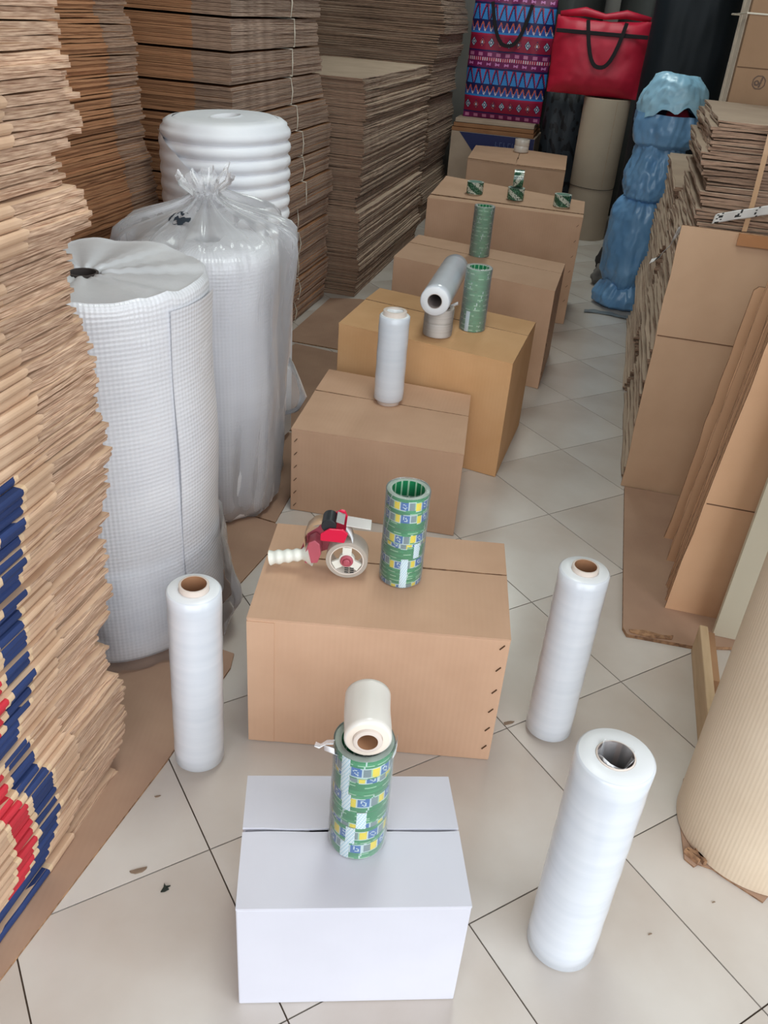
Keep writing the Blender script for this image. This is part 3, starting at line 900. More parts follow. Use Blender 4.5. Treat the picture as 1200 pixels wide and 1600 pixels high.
# ------------------------------------------------------------------ printed tape
G1, G2, G3 = lin((46, 140, 88)), lin((62, 156, 102)), lin((168, 210, 176))
YEL, BLU, PAL, GRY = lin((240, 216, 50)), lin((58, 112, 178)), lin((206, 222, 222)), lin((128, 146, 150))
def tape_print(seed, rich=True):
    r = random.Random(seed)
    off, zoff = r.uniform(0, .3), (.002, .016, .009, -.012, .013, .030)[seed % 6]
    ts = r.choice((-1, 1)) * r.uniform(.03, .07)
    def f(a, rad, z):
        s = a * .05 + off
        zz = z + ts * ((s % .1047) - .052) - zoff
        if rich and 0 < zz < .022:
            c = s % .0523
            if zz < .0014 or zz > .0206: return PAL
            if c < .012: return YEL
            if c < .0145: return PAL
            if c < .034:
                x, y = (c - .0243) / .0097, (zz - .011) / .0095
                d = math.hypot(x, y * .9 + .25 * math.sin(x * 3))
                return PAL if (.34 < d < .54 and x > -.55) else BLU
            if c < .037: return PAL
            return GRY if c < .050 else G3
        row = int(z / .0058)
        hsh = (math.sin(row * 12.9 + math.floor(s / .034) * 78.2 + seed) * 43758.5) % 1
        if (z % .0058) < .0015 and hsh > .35 and (s % .034) < .010 + .018 * hsh: return G3
        if abs((s % .105) - .03 - z * .25) < .0014: return PAL
        return G1 if hsh < .6 else G2
    return f
def tape_mesh(name, r, ri, h, print_f, nrow=18, n=120, m_end=None, inner_f=None):
    mb = MB()
    prof = [(r, h * k / nrow) for k in range(nrow + 1)]
    mb.lathe(prof, n, cf=print_f)
    mb.lathe([(r, h), (ri, h)], n, m=1)
    mb.lathe([(ri, h), (ri, 0)], n, cf=inner_f or print_f)
    mb.lathe([(ri, 0), (r, 0)], n, m=1)
    return mb.mesh(name, [M_TAPE_PRINT, m_end or M_TAPE_END], smooth=True, ang=30)
def inner_lines(a, r, z):
    return G3 if (math.sin(a * 14 + z * 220) > .72) else lin((38, 130, 84))
TAPE_H, TAPE_R = .0405, .0495
TAPES = [tape_mesh('tape_roll', TAPE_R, .0385, TAPE_H - .0006, tape_print(i), inner_f=inner_lines) for i in range(6)]
TAPES_PLAIN = [tape_mesh('tape_roll', TAPE_R, .0385, TAPE_H - .0006, tape_print(20 + i, False), n=72, nrow=9, inner_f=inner_lines) for i in range(3)]
DOT = lin((120, 186, 206))
def strip_mesh(w, h):
    mb = MB()
    nx, ny = 9, 22
    da = w / TAPE_R
    def fn(i, j):
        a = (i - .5) * da
        return ((TAPE_R + .0012) * math.cos(a), (TAPE_R + .0012) * math.sin(a), h * j)
    mb.grid(nx, ny, fn, cf=lambda i, j: DOT if (int(i * nx) + int(j * ny)) % 3 == 0 and int(j * ny) % 2 == 0 else lin((232, 240, 242)))
    return mb.mesh('label_strip', M_PRINT, smooth=True, ang=180)
STRIP = strip_mesh(.0165, TAPE_H)
def tape_stack(label, x, y, z, n, strips, plain_=False, seed=0, wrap=M_CLEAR_FAINT, torn=False, order=None):
    t = thing('tape_stack', label, 'tape stack', (x, y, z))
    face = math.atan2(-y, -x)
    r = random.Random(seed)
    for k in range(n):
        ms = TAPES_PLAIN if plain_ else TAPES
        put('tape_roll', ms[(order[k] if order else k + seed) % len(ms)], t, (0, 0, k * TAPE_H + .0008), r.uniform(0, 6.28))
    for k, a in strips:
        put('label_strip', STRIP, t, (0, 0, k * TAPE_H + .0008), face + R(a))
    H = n * TAPE_H
    rw = TAPE_R + .0026
    prof = [(rw - .010, .0002), (rw - .001, .0006), (rw, .004)] + [(rw, .004 + (H - .004) * k / 8) for k in range(1, 9)] + [(rw - .001, H + .003), (rw - .008, H + .0045), (.040, H + .0042)]
    MB().lathe(prof, 64, rf=lambda a, q, zz: (q + .0009 * math.sin(5 * a + zz * 40) * math.sin(zz * 55 + a), zz)).build('shrink_wrap', wrap, t, smooth=True, ang=60)
    if torn:
        for k, (p, d, w) in enumerate((([(-.050, -.014, H + .003), (-.062, -.020, H + .008), (-.072, -.026, H + .004), (-.080, -.026, H + .008)], (.2, .5, .5), .008),
                          ([(-.048, -.022, H - .016), (-.056, -.028, H - .006), (-.057, -.029, H + .008)], (.6, -.4, .2), .022),
                          ([(.048, -.020, H - .006), (.052, -.020, H + .008), (.053, -.014, H + .022)], (.0, .8, .1), .018))):
            MB().ribbon(p, d, w, .0006).build('torn_wrap', M_CLEAR, t, smooth=True, ang=180)
    return t
tape_stack('clear wrapped stack of green printed tape on the white carton', -.001, 1.001, .2895, 6, [(5, -33), (4, -33), (3, -27), (2, 6), (1, -14), (0, -24)], seed=1, torn=True)
tape_stack('clear wrapped stack of green printed tape beside the tape gun', .052, 1.679, .3885, 6, [(0, 8), (1, 8), (2, 40)], seed=3)
tape_stack('clear wrapped stack of green tape beside the lying film roll', .291, 3.292, .4815, 6, [(0, -26), (1, -26)], plain_=True, seed=5, wrap=M_CLEAR)
tape_stack('clear wrapped stack of green tape on the carton behind the lying film roll', .380, 4.429, .4915, 6, [], plain_=True, seed=8, wrap=M_CLEAR)
# clear tape pile under the lying roll
t = thing('clear_tape_pile', 'low pile of clear tape rolls under the lying film roll', 'tape pile', (.150, 3.195, .4805))
for k in range(2):
    MB().lathe([(.040, 0), (.0555, 0), (.056, .002), (.056, .051), (.0555, .053), (.040, .053)], 56, closed=True).build('tape_roll', M_TAPE_CLEAR, t, (0, 0, k * .0540 + .0005), smooth=True, ang=40)
MB().lathe([(.0573, .001), (.0577, .03), (.0573, .055), (.0578, .08), (.0573, .1085)], 48, rf=lambda a, q, zz: (q + .0008 * math.sin(7 * a + zz * 90), zz)).build('wrap', M_CLEAR_FAINT, t, smooth=True, ang=180)
mb = MB().ribbon([(.045, .03, .104), (.062, .036, .112), (.070, .030, .118)], (0, .6, .6), .014, .0006)
mb.build('torn_wrap', M_CLEAR_BAG, t, smooth=True, ang=180)

# loose printed rolls on the fourth-row carton
DG, DW, DK = lin((36, 82, 62)), lin((196, 204, 190)), lin((24, 52, 42))
def camo(seed):
    def f(a, r, z):
        s = a * .05
        v = math.sin((s + z * 1.6 + seed * .03) * 2 * math.pi / .105)
        if v > .25: return DW if noise.noise(Vector((s * 130, z * 130, seed))) < .25 else DK
        return DG if noise.noise(Vector((s * 160, z * 160, seed + 5))) < .2 else lin((90, 140, 110))
    return f
LOOSE = [tape_mesh('tape_roll', .0495, .0385, .064, camo(i), n=72, nrow=14, inner_f=lambda a, r, z: lin((150, 186, 170))) for i in (1, 2, 3, 4)]
for i, (x, y, lab) in enumerate([(.384, 5.325, 'loose green and white printed tape roll nearest the patched corner flap of its carton'),
                                 (.622, 5.258, 'loose green and white printed tape roll with another roll standing on it'),
                                 (.887, 5.180, 'loose green and white printed tape roll nearest the upright corrugated roll')]):
    o = put('tape_roll', LOOSE[i], None, (x, y, (.6335, .6300, .6275)[i]), 1.3 * i + .4)
    tag(o, lab, 'tape roll', 'loose printed tape rolls')
mb = MB()
T = Matrix.Translation((-.0285, 0, .0495)) @ Matrix.Rotation(R(90), 4, 'Y')
prof = [(.0495, .057 * k / 14) for k in range(15)]
mb.lathe(prof, 72, cf=camo(9), T=T)
mb.lathe([(.0495, .057), (.0385, .057)], 72, m=1, T=T)
mb.lathe([(.0385, .057), (.0385, 0)], 72, cf=lambda a, r, z: lin((150, 186, 170)), T=T)
mb.lathe([(.0385, 0), (.0495, 0)], 72, m=1, T=T)
o = mb.build('tape_roll', [M_TAPE_PRINT, M_TAPE_END], None, (.626, 5.256, .6945), R(-6), smooth=True, ang=30)
tag(o, 'printed tape roll standing on its edge on top of another roll', 'tape roll', 'loose printed tape rolls')
t = thing('clear_tape_pile', 'two clear tape rolls stacked on the farthest carton', 'tape pile', (.862, 7.36, .6135))
for k in range(2):
    MB().lathe([(.045, 0), (.058, 0), (.059, .002), (.059, .044), (.058, .046), (.045, .046)], 40, closed=True).build('tape_roll', M_TAPE_CLEAR, t, (.002 * k, 0, k * .0465), smooth=True, ang=40)

# ------------------------------------------------------------------ tape gun on the tan carton
g = thing('tape_gun', 'tape gun with ivory handle and red head lying on the tan carton', 'tape dispenser', (-.079, 1.650, .3885))
cz = .051
Tx = Matrix.Translation((0, .048, cz)) @ Matrix.Rotation(R(90), 4, 'X')
# tape roll: axis along y, near side at y = 0
MB().lathe([(.0405, 0), (.0495, 0), (.050, .001), (.050, .047), (.0495, .048), (.0405, .048)], 56, closed=True, T=Tx).build('tape_roll', clear_film('tape_on_gun', .55, .12, (214, 204, 192)), g, smooth=True, ang=40)
MB().lathe([(.0385, .001), (.0405, .001), (.0405, .0485), (.0385, .0485)], 48, closed=True, T=Tx).build('tape_core', plain('tape_core_white', (226, 216, 206), .6), g, smooth=True, ang=40)
# three-armed white hub with red knob
hub = MB()
for k in range(3):
    a = R(90 + 120 * k)
    pts = []
    for da, rr in ((-38, .017), (-17, .037), (17, .037), (38, .017)):
        pts.append((math.cos(a + R(da)) * rr, math.sin(a + R(da)) * rr))
    T3 = Matrix.Translation((0, .004, cz)) @ Matrix.Rotation(R(90), 4, 'X')
    hub.prism(pts, -.003, .003 + .0004 * k, T=T3)
hb = hub.build('hub', M_IVORY, g)
MB().lathe([(.0, .0), (.019, .0), (.019, .012), (.0, .012)], 32, T=Matrix.Translation((0, .012, cz)) @ Matrix.Rotation(R(90), 4, 'X')).build('hub_cap', M_IVORY, hb, smooth=True, ang=40)
MB().lathe([(.0145, .0), (.0155, .001), (.0155, .005), (.013, .0075), (.010, .0075), (.009, .006), (.0, .006)], 32, T=Matrix.Translation((0, .001, cz)) @ Matrix.Rotation(R(90), 4, 'X')).build('knob', M_PINK, hb, smooth=True, ang=40)
MB().lathe([(.0085, .005), (.0085, .010), (.006, .0125), (.0, .013)], 24, T=Matrix.Translation((0, .001, cz)) @ Matrix.Rotation(R(90), 4, 'X')).build('knob_cap', M_PINK, hb, smooth=True, ang=40)
sl = 0
for i in range(3):
    for sx in (0, 1):
        MB().box(-.004 + .013 * sx, .005 + .013 * sx, -.0008, .0004, cz - .022 - .006 * i, cz - .0195 - .006 * i).build('slot', M_BLACK_PLASTIC, hb)
# frame plate, red cheek
fr_pts = [(-.115, .040), (-.080, .030), (-.050, .045), (-.020, .065), (.006, .110), (-.030, .150), (-.060, .130), (-.075, .105), (-.100, .085)]
Ty = Matrix.Translation((0, .052, 0)) @ Matrix.Rotation(R(90), 4, 'X')
MB().prism(fr_pts, -.0015, .0015, T=Ty).build('frame', M_PINK, g)
MB().prism([(-.100, .030), (-.070, .034), (-.062, .060), (-.066, .088), (-.078, .098), (-.092, .090), (-.100, .060)], 0, .038, T=Matrix.Translation((0, .042, 0)) @ Matrix.Rotation(R(90), 4, 'X')).build('red_cheek', M_PINK, g, bevel=.002)
# handle with finger ridges and flared guard
hp, hr = [], []
for i in range(25):
    f = i / 24
    x = -.186 + f * .098
    zz = .026 + f * .022
    rr = .0175 - .004 * f + .0016 * math.cos(f * 4.5 * 2 * math.pi)
    if f > .80: rr = .0135 + (f - .8) / .2 * .017
    hp.append((x, .022, zz)); hr.append(rr)
MB().tube(hp, hr, 20).build('handle', M_IVORY, g, smooth=True, ang=60)
# blade head: red shell, black roller, steel blade, clear wiper
def boxr(x0, x1, y0, y1, z0, z1, ry, m, nm, bev=.002, piv=(-.032, .02, .135)):
    T = Matrix.Translation(piv) @ Matrix.Rotation(R(ry), 4, 'Y')
    return MB().box(x0, x1, y0, y1, z0, z1, T=T).build(nm, m, g, bevel=bev)
head = MB().prism([(-.030, -.022), (.026, -.024), (.034, .002), (.022, .012), (-.010, .012), (-.030, -.004)], -.003, .003, T=Matrix.Translation((-.034, -.004, .128)) @ Matrix.Rotation(R(90), 4, 'X')).build('head_side', M_RED_PLASTIC, g, bevel=.0015)
MB().prism([(-.030, -.022), (.026, -.024), (.034, .002), (.022, .030), (.012, .032), (-.030, .004)], -.003, .003, T=Matrix.Translation((-.034, .052, .128)) @ Matrix.Rotation(R(90), 4, 'X')).build('head_side', M_RED_PLASTIC, g, bevel=.0015)
MB().lathe([(.0, 0), (.0165, 0), (.0175, .001), (.0175, .046), (.0165, .047), (.0, .047)], 28, T=Matrix.Translation((-.046, .048, .142)) @ Matrix.Rotation(R(90), 4, 'X')).build('roller', M_BLACK_PLASTIC, g, smooth=True, ang=40)
boxr(-.0015, .018, -.019, .027, -.001, .001, 18, M_STEEL, 'blade', .0003, (-.028, .02, .156))
boxr(0, .058, -.014, .030, -.0008, .0008, 6, plain('clear_wiper', (206, 200, 196), .2), 'wiper', .0003, (-.006, .024, .142))
# loose end of tape arching over the frame
MB().ribbon([(-.100, .024, .070), (-.104, .024, .098), (-.096, .024, .124), (-.082, .024, .140), (-.066, .024, .146), (-.050, .024, .141)], (0, 1, 0), .044, .0006).build('tape_end', plain('tape_end_amber', (178, 146, 116), .35), g, smooth=True, ang=180)
MB().ribbon([(.012, .024, .098), (.006, .024, .116), (-.006, .024, .132)], (0, 1, 0), .044, .0006).build('tape_web', M_CLEAR, g, smooth=True, ang=180)

# ------------------------------------------------------------------ bubble-wrap and foam rolls
M_SKIRT = clear_film('thin_clear_skirt', .03, .10, (250, 250, 252))
t = thing('bubble_wrap_roll', 'big bubble wrap roll standing beside the printed carton pile', 'bubble wrap', W(-1.172, 1.764, .0075), ROOM)
H, r0 = .985, .292
def wob(a, r, z):
    return (r + (.005 * fbm(math.cos(a) * 2, math.sin(a) * 2, z * 3) if r > .1 else 0), z + (.012 * fbm(math.cos(a) * 3 + 5, math.sin(a) * 3, 1.0) if z > H - .03 else 0))
prof = [(r0 - .02, 0), (r0 - .006, .004), (r0, .02)] + [(r0, .02 + (H - .04) * k / 40) for k in range(1, 41)] + [(r0 - .003, H - .008), (r0 - .012, H)]
MB().lathe(prof, 96, rf=wob).build('wrap', M_BUBBLE, t, smooth=True, ang=60)
top = []
for k in range(12):
    rr = r0 - .012 - k * (r0 - .055) / 11
    top.append((rr, H - (.004 if k % 2 else 0) - .010 * k / 11))
top += [(.040, H - .02), (.038, H - .16)]
MB().lathe(top, 96, rf=wob).build('roll_end', mottled('bubble_wrap_end', (214, 214, 219), (226, 226, 230), 5, .3, spec=.6, bump=.35, bscale=70), t, smooth=True, ang=60)
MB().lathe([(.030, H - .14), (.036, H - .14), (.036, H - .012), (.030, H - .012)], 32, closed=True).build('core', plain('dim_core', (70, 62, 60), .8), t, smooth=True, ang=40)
# loose outer edge of the wrap and the plastic skirt round the foot
cam_a = math.atan2(-W(-1.172, 1.764).y, -W(-1.172, 1.764).x) + AZ
MB().lathe([(r0 + .006, .05 + .9 * k / 12) for k in range(13)], 24, a0=cam_a + .62, a1=cam_a + 1.32, rf=lambda a, r, z: (r + .004 * math.sin(z * 14) + .014 * max(0, (a - cam_a - 1.1)), z)).build('outer_layer', M_BUBBLE, t, smooth=True, ang=60)
def skirt(a, r, z):
    f = max(0, 1 - z / .30)
    w = .016 * abs(math.sin(a * 9 + z * 12)) * f + .012 * fbm(math.cos(a) * 4, math.sin(a) * 4, z * 6)
    da = (a - cam_a + math.pi) % (2 * math.pi) - math.pi
    b = .085 * math.exp(-((da - .88) / .30) ** 2) * math.exp(-((z - .12) / .10) ** 2)
    return (r + .010 + w + b, z)
MB().lathe([(r0 + .012, .001), (r0 + .016, .02), (r0 + .012, .05)] + [(r0 + .006, .08 + .03 * k) for k in range(8)], 110, rf=skirt).build('plastic_skirt', M_SKIRT, t, smooth=True, ang=180)

t = thing('bubble_wrap_roll', 'bubble wrap roll inside a tied clear bag before the foam roll', 'bubble wrap', W(-1.165, 2.425, .0075), ROOM)
prof = [(.17, .0), (.195, .01)] + [(.198 + .022 * min(1, k / 10), .02 + .86 * k / 30) for k in range(31)] + [(.205, .905), (.15, .915), (.04, .91), (.04, .80)]
MB().lathe(prof, 80, rf=lambda a, r, z: (r + (.006 * fbm(math.cos(a) * 2, math.sin(a) * 2, z * 2) if r > .1 else 0), z)).build('wrap', M_BUBBLE, t, smooth=True, ang=60)
tab = [(0, .19), (.03, .212), (.12, .222), (.3, .238), (.6, .256), (.8, .266), (.90, .268), (.94, .258), (.965, .225), (.985, .165), (1.0, .11), (1.015, .07), (1.03, .045), (1.045, .032), (1.06, .045), (1.085, .075)]
bz = [0, .01, .03, .07, .12, .18, .25, .33, .41, .49, .57, .65, .72, .78, .83, .87, .90, .92, .94, .96, .975, .99, 1.005, 1.02, 1.035, 1.05, 1.06, 1.07, 1.082, 1.095]
def bagf(a, r, z):
    up_ = min(1, max(0, (z - .72) / .25))
    low = max(0, (.35 - z) / .35)
    c, q = math.cos(a), math.sin(a)
    ph = 2.2 * fbm(c * 1.5, q * 1.5, z * 1.1)
    fold = .014 * (1 - abs(math.sin(a * 5.5 + ph))) ** 2 * (.5 + up_) + .010 * (1 - abs(math.sin(a * 11 + 2 * ph + z * 3))) ** 3
    w = .016 * fbm(c * 2.6, q * 2.6, z * 2.6) - .012 * abs(fbm(c * 5, q * 5, z * 7)) * (.5 + up_ + low)
    k = min(1, r / .12)
    zz = z + .035 * fbm(c * 3, q * 3, 7) * up_
    return (max(.012, r + (fold + w) * k), zz)
MB().lathe([(interp(tab, z), z) for z in bz], 128, rf=bagf).build('bag', M_CLEAR_BAG, t, smooth=True, ang=180)
MB().tube([(.031 * math.cos(a * .4), .031 * math.sin(a * .4), 1.046 + .004 * math.sin(a)) for a in range(16)], .004, 6, closed=True).build('tie', M_CLEAR_BAG, t, smooth=True)
# printed mark near the neck, crumpled tail behind
mk = MB()
rm = random.Random(4)
ca2 = math.atan2(-W(-1.165, 2.425).y, -W(-1.165, 2.425).x) + AZ
def mkf(i, j):
    a = ca2 - .75 + i * .45
    return ((.175 - .05 * j) * math.cos(a), (.175 - .05 * j) * math.sin(a), .985 + .028 * j)
def mkc(i, j):
    d = math.hypot(i - .5, j - .5)
    n_ = noise.noise(Vector((i * 4.6 + 7.1, j * 3.1 + 2.7, 8.3))) + .5 * noise.noise(Vector((i * 9, j * 7, 5.3)))
    return lin((38, 48, 60)) if n_ > -.05 and d < .5 else lin((200, 200, 206))
mk.grid(48, 48, mkf, cf=mkc)
keep = [k for k in range(len(mk.f)) if mk.c[k][0] < .1]
mk.f, mk.m, mk.uv, mk.c = [mk.f[k] for k in keep], [mk.m[k] for k in keep], [mk.uv[k] for k in keep], [mk.c[k] for k in keep]
mk.build('printed_mark', M_PRINT, t, smooth=True, ang=180)
def tailf(a, r, z):
    return (r * (1 + .25 * math.sin(3 * a) + .2 * fbm(math.cos(a) * 2, math.sin(a) * 2, z * 9)), z)
MB().lathe([(.03, .0), (.07, .02), (.085, .07), (.075, .14), (.055, .2), (.03, .25), (.01, .27)], 40, rf=tailf, T=Matrix.Translation((.14, .20, .26))).build('bag_tail', M_CLEAR, t, smooth=True, ang=180)

t = thing('foam_roll', 'white ribbed foam roll standing in front of the tied bundles', 'foam roll', W(-1.325, 2.935, .006), ROOM)
H, r0, NR = 1.195, .212, 26
prof = [(r0 - .02, 0)]
for k in range(NR * 4 + 1):
    z = .01 + (H - .03) * k / (NR * 4)
    prof.append((r0 - .004 + .013 * abs(math.sin(math.pi * k / 4.0)) ** .7, z))
prof += [(r0 - .004, H - .012), (r0 - .02, H - .002), (r0 - .035, H)]
MB().lathe(prof, 80, rf=lambda a, r, z: (r + .006 * fbm(math.cos(a) * 1.5, math.sin(a) * 1.5, z * 2), z + .006 * math.sin(a + 1) * (z / H))).build('foam', M_FOAM, t, smooth=True, ang=60)
top = []
for k in range(10):
    rr = r0 - .033 - k * (r0 - .085) / 9
    top.append((rr, H + (.004 if k % 2 else -.002)))
top += [(.048, H - .006), (.044, H - .10)]
MB().lathe(top, 64, rf=lambda a, r, z: (r, z + .006 * math.sin(a + 1))).build('roll_end', M_FOAM, t, smooth=True, ang=60)
MB().lathe([(.020, H - .09), (.040, H - .09), (.040, H - .012), (.020, H - .010)], 28, closed=True).build('core', M_CORE_GREY, t, smooth=True, ang=40)
fa = math.atan2(-W(-1.325, 2.935).y, -W(-1.325, 2.935).x) + AZ
def loose(i, j):
    a = fa - 1.5 + i * 2.9
    zt = H - .045 - i ** 1.7 * .66
    zq = .03 + (zt - .03) * j
    r = r0 + .011 + .006 * abs(math.sin(math.pi * zq / .0455)) * max(0, 1 - i * 1.3) + .004 * math.sin(i * 5) + (.020 * max(0, i - .75) / .25)
    z = .03 + (zt - .03) * j
    return (r * math.cos(a), r * math.sin(a), z)
MB().grid(48, 110, loose).build('loose_sheet', M_FOAM, t, smooth=True, ang=180)

# ------------------------------------------------------------------ the other side of the aisle
def upright(label, u0, u1, v, z0, z1, th, lean_u=0.0, lean_v=0.0, mat=M_SHEET_PANEL2, crease=None, plies=1, seed=0, name='upright_cardboard', corner=0.0):
    r = random.Random(seed)
    t = thing(name, label, 'cardboard panel', W(u0, v, z0), ROOM)
    h = z1 - z0
    w = u1 - u0
    for k in range(plies):
        d = th / plies
        pts = []
        n = 12
        for i in range(n + 1):
            zz = h * i / n
            pts.append((lean_u * zz + r.uniform(-.003, .003) + (corner if i == n else 0), zz - (0 if i < n or not corner else 0)))
        pts += [(w + lean_u * h, h + r.uniform(-.003, .003)), (w, 0)]
        if corner: pts.insert(n, (lean_u * h * .99 + .001, h - corner))
        N = len(pts)
        mb = MB()
        y0, y1 = -th / 2 + d * k, -th / 2 + d * (k + .92)
        i0 = mb.add([(x, y0 + lean_v * z, z) for x, z in pts] + [(x, y1 + lean_v * z, z) for x, z in pts])
        mb.face([i0 + q for q in range(N)], 0)
        mb.face([i0 + N + q for q in reversed(range(N))], 0)
        for q in range(N):
            q2 = (q + 1) % N
            mb.face((i0 + q2, i0 + q, i0 + N + q, i0 + N + q2), 1)
        mb.build('panel' if plies == 1 else 'ply', [mat, M_KRAFT_EDGE], t)
    if crease:
        zc = crease - z0
        MB().box(lean_u * zc + .004, w + lean_u * zc - .004, -th / 2 + lean_v * zc - .0012, -th / 2 + lean_v * zc + .001, zc - .0018, zc + .0018).build('crease', plain('crease_line', (112, 80, 58), .9), t)
    return t
p1 = upright('tall plain brown cardboard sheet standing against the rough carton pile', .262, 1.15, 3.098, .002, 1.003, .012, -.012, .012, M_SHEET_PANEL, crease=.62, seed=1)
# brown tape over its top edge
MB().box(.175, .60, -.009, .011, .962, .9995).build('tape_band', plain('brown_tape', (176, 124, 84), .3), p1)
specs = [(.413, 2.300, 1.16, .008, 1, 'nearest'), (.418, 2.345, 1.10, .014, 2, 'second'), (.424, 2.378, 1.06, .016, 3, 'third'), (.422, 2.420, 1.07, .016, 3, 'fourth'), (.428, 2.470, 1.00, .012, 2, 'fifth'), (.424, 2.585, .985, .010, 2, 'sixth'), (.420, 2.735, .925, .012, 1, 'farthest')]
for i, (u, v, h, th, pl_, nm) in enumerate(specs):
    upright('upright brown cardboard panel in the leaning row, %s of seven from the beige board' % nm, u, u + .80, v, .0127, h, th, .055, -.02 if i < 5 else .0, M_SHEET_PANEL2, crease=.405 if i == 0 else None, plies=pl_, seed=30 + i, corner=.012 if i == 6 else 0)
# beige board with screws
b = thing('beige_board', 'smooth beige board leaning beside the corrugated roll', 'board', W(.552, 2.215, .0127), ROOM)
MB().prism([(0, 0), (.62, 0), (.62, 1.3), (.012, 1.3)], -.010, .010, T=Matrix.Rotation(R(90), 4, 'X')).build('panel', M_BOARD, b, bevel=.001)
for (x, z) in ((.098, .20), (.225, .36)):
    MB().lathe([(.0, 0), (.004, 0), (.004, .0015), (.0, .0015)], 12, T=Matrix.Translation((x, -.0100, z)) @ Matrix.Rotation(R(90), 4, 'X')).build('screw', M_SCREW, b)
MB().lathe([(.020, 0), (.023, 0), (.023, .003), (.020, .003)], 28, closed=True, T=Matrix.Translation((.135, -.0100, .345)) @ Matrix.Rotation(R(90), 4, 'X')).build('hole_ring', M_STEEL, b)
w_ = thing('wooden_batten', 'pale wooden batten on the floor between the corrugated roll and the beige board', 'batten', W(.488, 1.70, .0005), ROOM)
MB().box(0, .024, 0, .42, 0, .100).build('plank', M_WOOD, w_, bevel=.003)
MB().box(.0245, .046, .20, .415, .0, .085).build('cleat', mottled('brown_wood', (150, 112, 82), (172, 132, 98), 5, .8), w_, bevel=.002)

t = thing('corrugated_roll', 'pale single face corrugated roll standing at the edge of the view', 'corrugated roll', (.925, 1.330, .006))
MB().lathe([(.150, 0), (.184, 0)] + [(.185, .002 + 1.246 * k / 12) for k in range(13)] + [(.183, 1.25), (.15, 1.25)], 96, rf=lambda a, r, z: (r + .003 * math.sin(2 * a + 1), z)).build('outer_wrap', M_CORRUGATED, t, smooth=True, ang=50)
# spiral end of the roll seen on top
MB().tube([((.145 - .018 * a / 6.2832) * math.cos(a), (.145 - .018 * a / 6.2832) * math.sin(a), 1.244) for a in [k * .35 for k in range(100)]], .006, 6).build('spiral_end', M_KRAFT_EDGE, t, smooth=True)
sheet('cardboard_scrap', [(.447, 1.60), (.432, 1.50), (.440, 1.36), (.460, 1.345), (.470, 1.355), (.50, 1.352), (.53, 1.335), (.60, 1.30), (.70, 1.45), (.60, 1.62)], .0005, .004, 'torn cardboard scrap under the corrugated roll', M_SHEET, 'scrap')
for k, (u, v, a) in enumerate(((.455, 1.366, .9), (.462, 1.375, 1.3), (.474, 1.372, .5))):
    o = MB().box(-.004, .004, -.018, .018, 0, .012).build('torn_flap', M_KRAFT_EDGE, None, W(u, v, .0048), ROOM + a)
    tag(o, 'curled torn cardboard flap at the foot of the corrugated roll', 'scrap', 'torn flaps by the roll')

# packing band and printed white tape on the rough pile
yb = 3.118
o = MB().ribbon([(0, .004, .335), (.002, -.002, .24), (.006, -.001, .10), (.004, .000, .0)], [(1, 0, .05)] * 4, .016, .0012).build('packing_band', M_STRAP, None, W(.449, yb, 1.005), ROOM)
tag(o, 'thin brown packing band hanging over the rough carton pile', 'packing band')
def logo(s, f):
    x = s % .06
    if .012 < x < .034:
        g_ = (x - .012) / .022
        if noise.noise(Vector((s * 260, f * 5.0, 1.7))) > .08: return lin((40, 42, 44))
    return lin((214, 212, 208))
pth = [(.0, .000, .0), (.004, -.006, .004)] + [(.006 + .19 * k / 30, -.007 - .003 * math.sin(k * .5), .006 + .055 * (k / 30)) for k in range(31)]
o = MB().ribbon(pth, (0.12, -.2, 1), .034, .0008, cf=logo, nw=8).build('printed_tape_strip', M_PRINT, None, W(.347, 3.112, 1.032), ROOM, smooth=True, ang=180)
tag(o, 'white packing tape strip with black logos across the rough carton pile', 'packing tape')
pth = [(.02, .0, .07), (.012, .02, .035), (.004, .05, .0), (-.006, .09, -.03), (-.016, .13, -.06), (-.03, .15, -.082), (-.046, .155, -.092)]
o = MB().ribbon([Vector(p) for p in pth], [(1, 0, .2), (.8, .2, .6), (.4, .1, .9), (.7, 0, .7), (.3, .2, .9), (.5, .1, .8), (.3, 0, .9)], .020, .0010, cf=lambda s, f: lin((50, 52, 54)) if (s % .05) < .012 else lin((216, 214, 212)), nw=2).build('twisted_tape', M_PRINT, None, W(.233, 3.12, .925), ROOM, smooth=True, ang=180)
tag(o, 'twisted end of white tape dangling beside the tall plain sheet', 'packing tape')

# tall tied pack standing on the low pile
M_PACK_EDGE = mottled('pale_board_edge', (206, 192, 176), (222, 208, 192), 8, .9, rnd=.08)
M_PACK_FACE_SHADED = kraft('shaded_brown_board', (142, 112, 86), (152, 121, 94))  # shade on the pack's front is put into this darker board colour
pk = thing('carton_bundle', 'tall upright bundle of flat cartons tied with string behind the rough pile', 'carton bundle', W(.392, 4.12, .992), ROOM)
rp = random.Random(9)
v_ = 0.0
for k in range(9):
    d = rp.choice((.07, .085, .095))
    MB().box(rp.uniform(-.006, .006) + .003 * k, .75, v_, v_ + d * .9, 0, 1.25 + rp.uniform(-.02, .02)).build('carton', [M_PACK_FACE_SHADED if k == 0 else M_PACK_EDGE], pk, bevel=.003)
    v_ += d
MB().tube([(-.008, -.004, .645), (.76, -.006, .640), (.76, v_ + .004, .64), (-.008, v_ + .004, .645)], .0035, 6, closed=True).build('string', M_STRING, pk)
MB().box(.004, .74, -.0012, .001, .455, .459).build('crease', plain('crease_dark', (96, 70, 50), .9), pk)
st = MB()
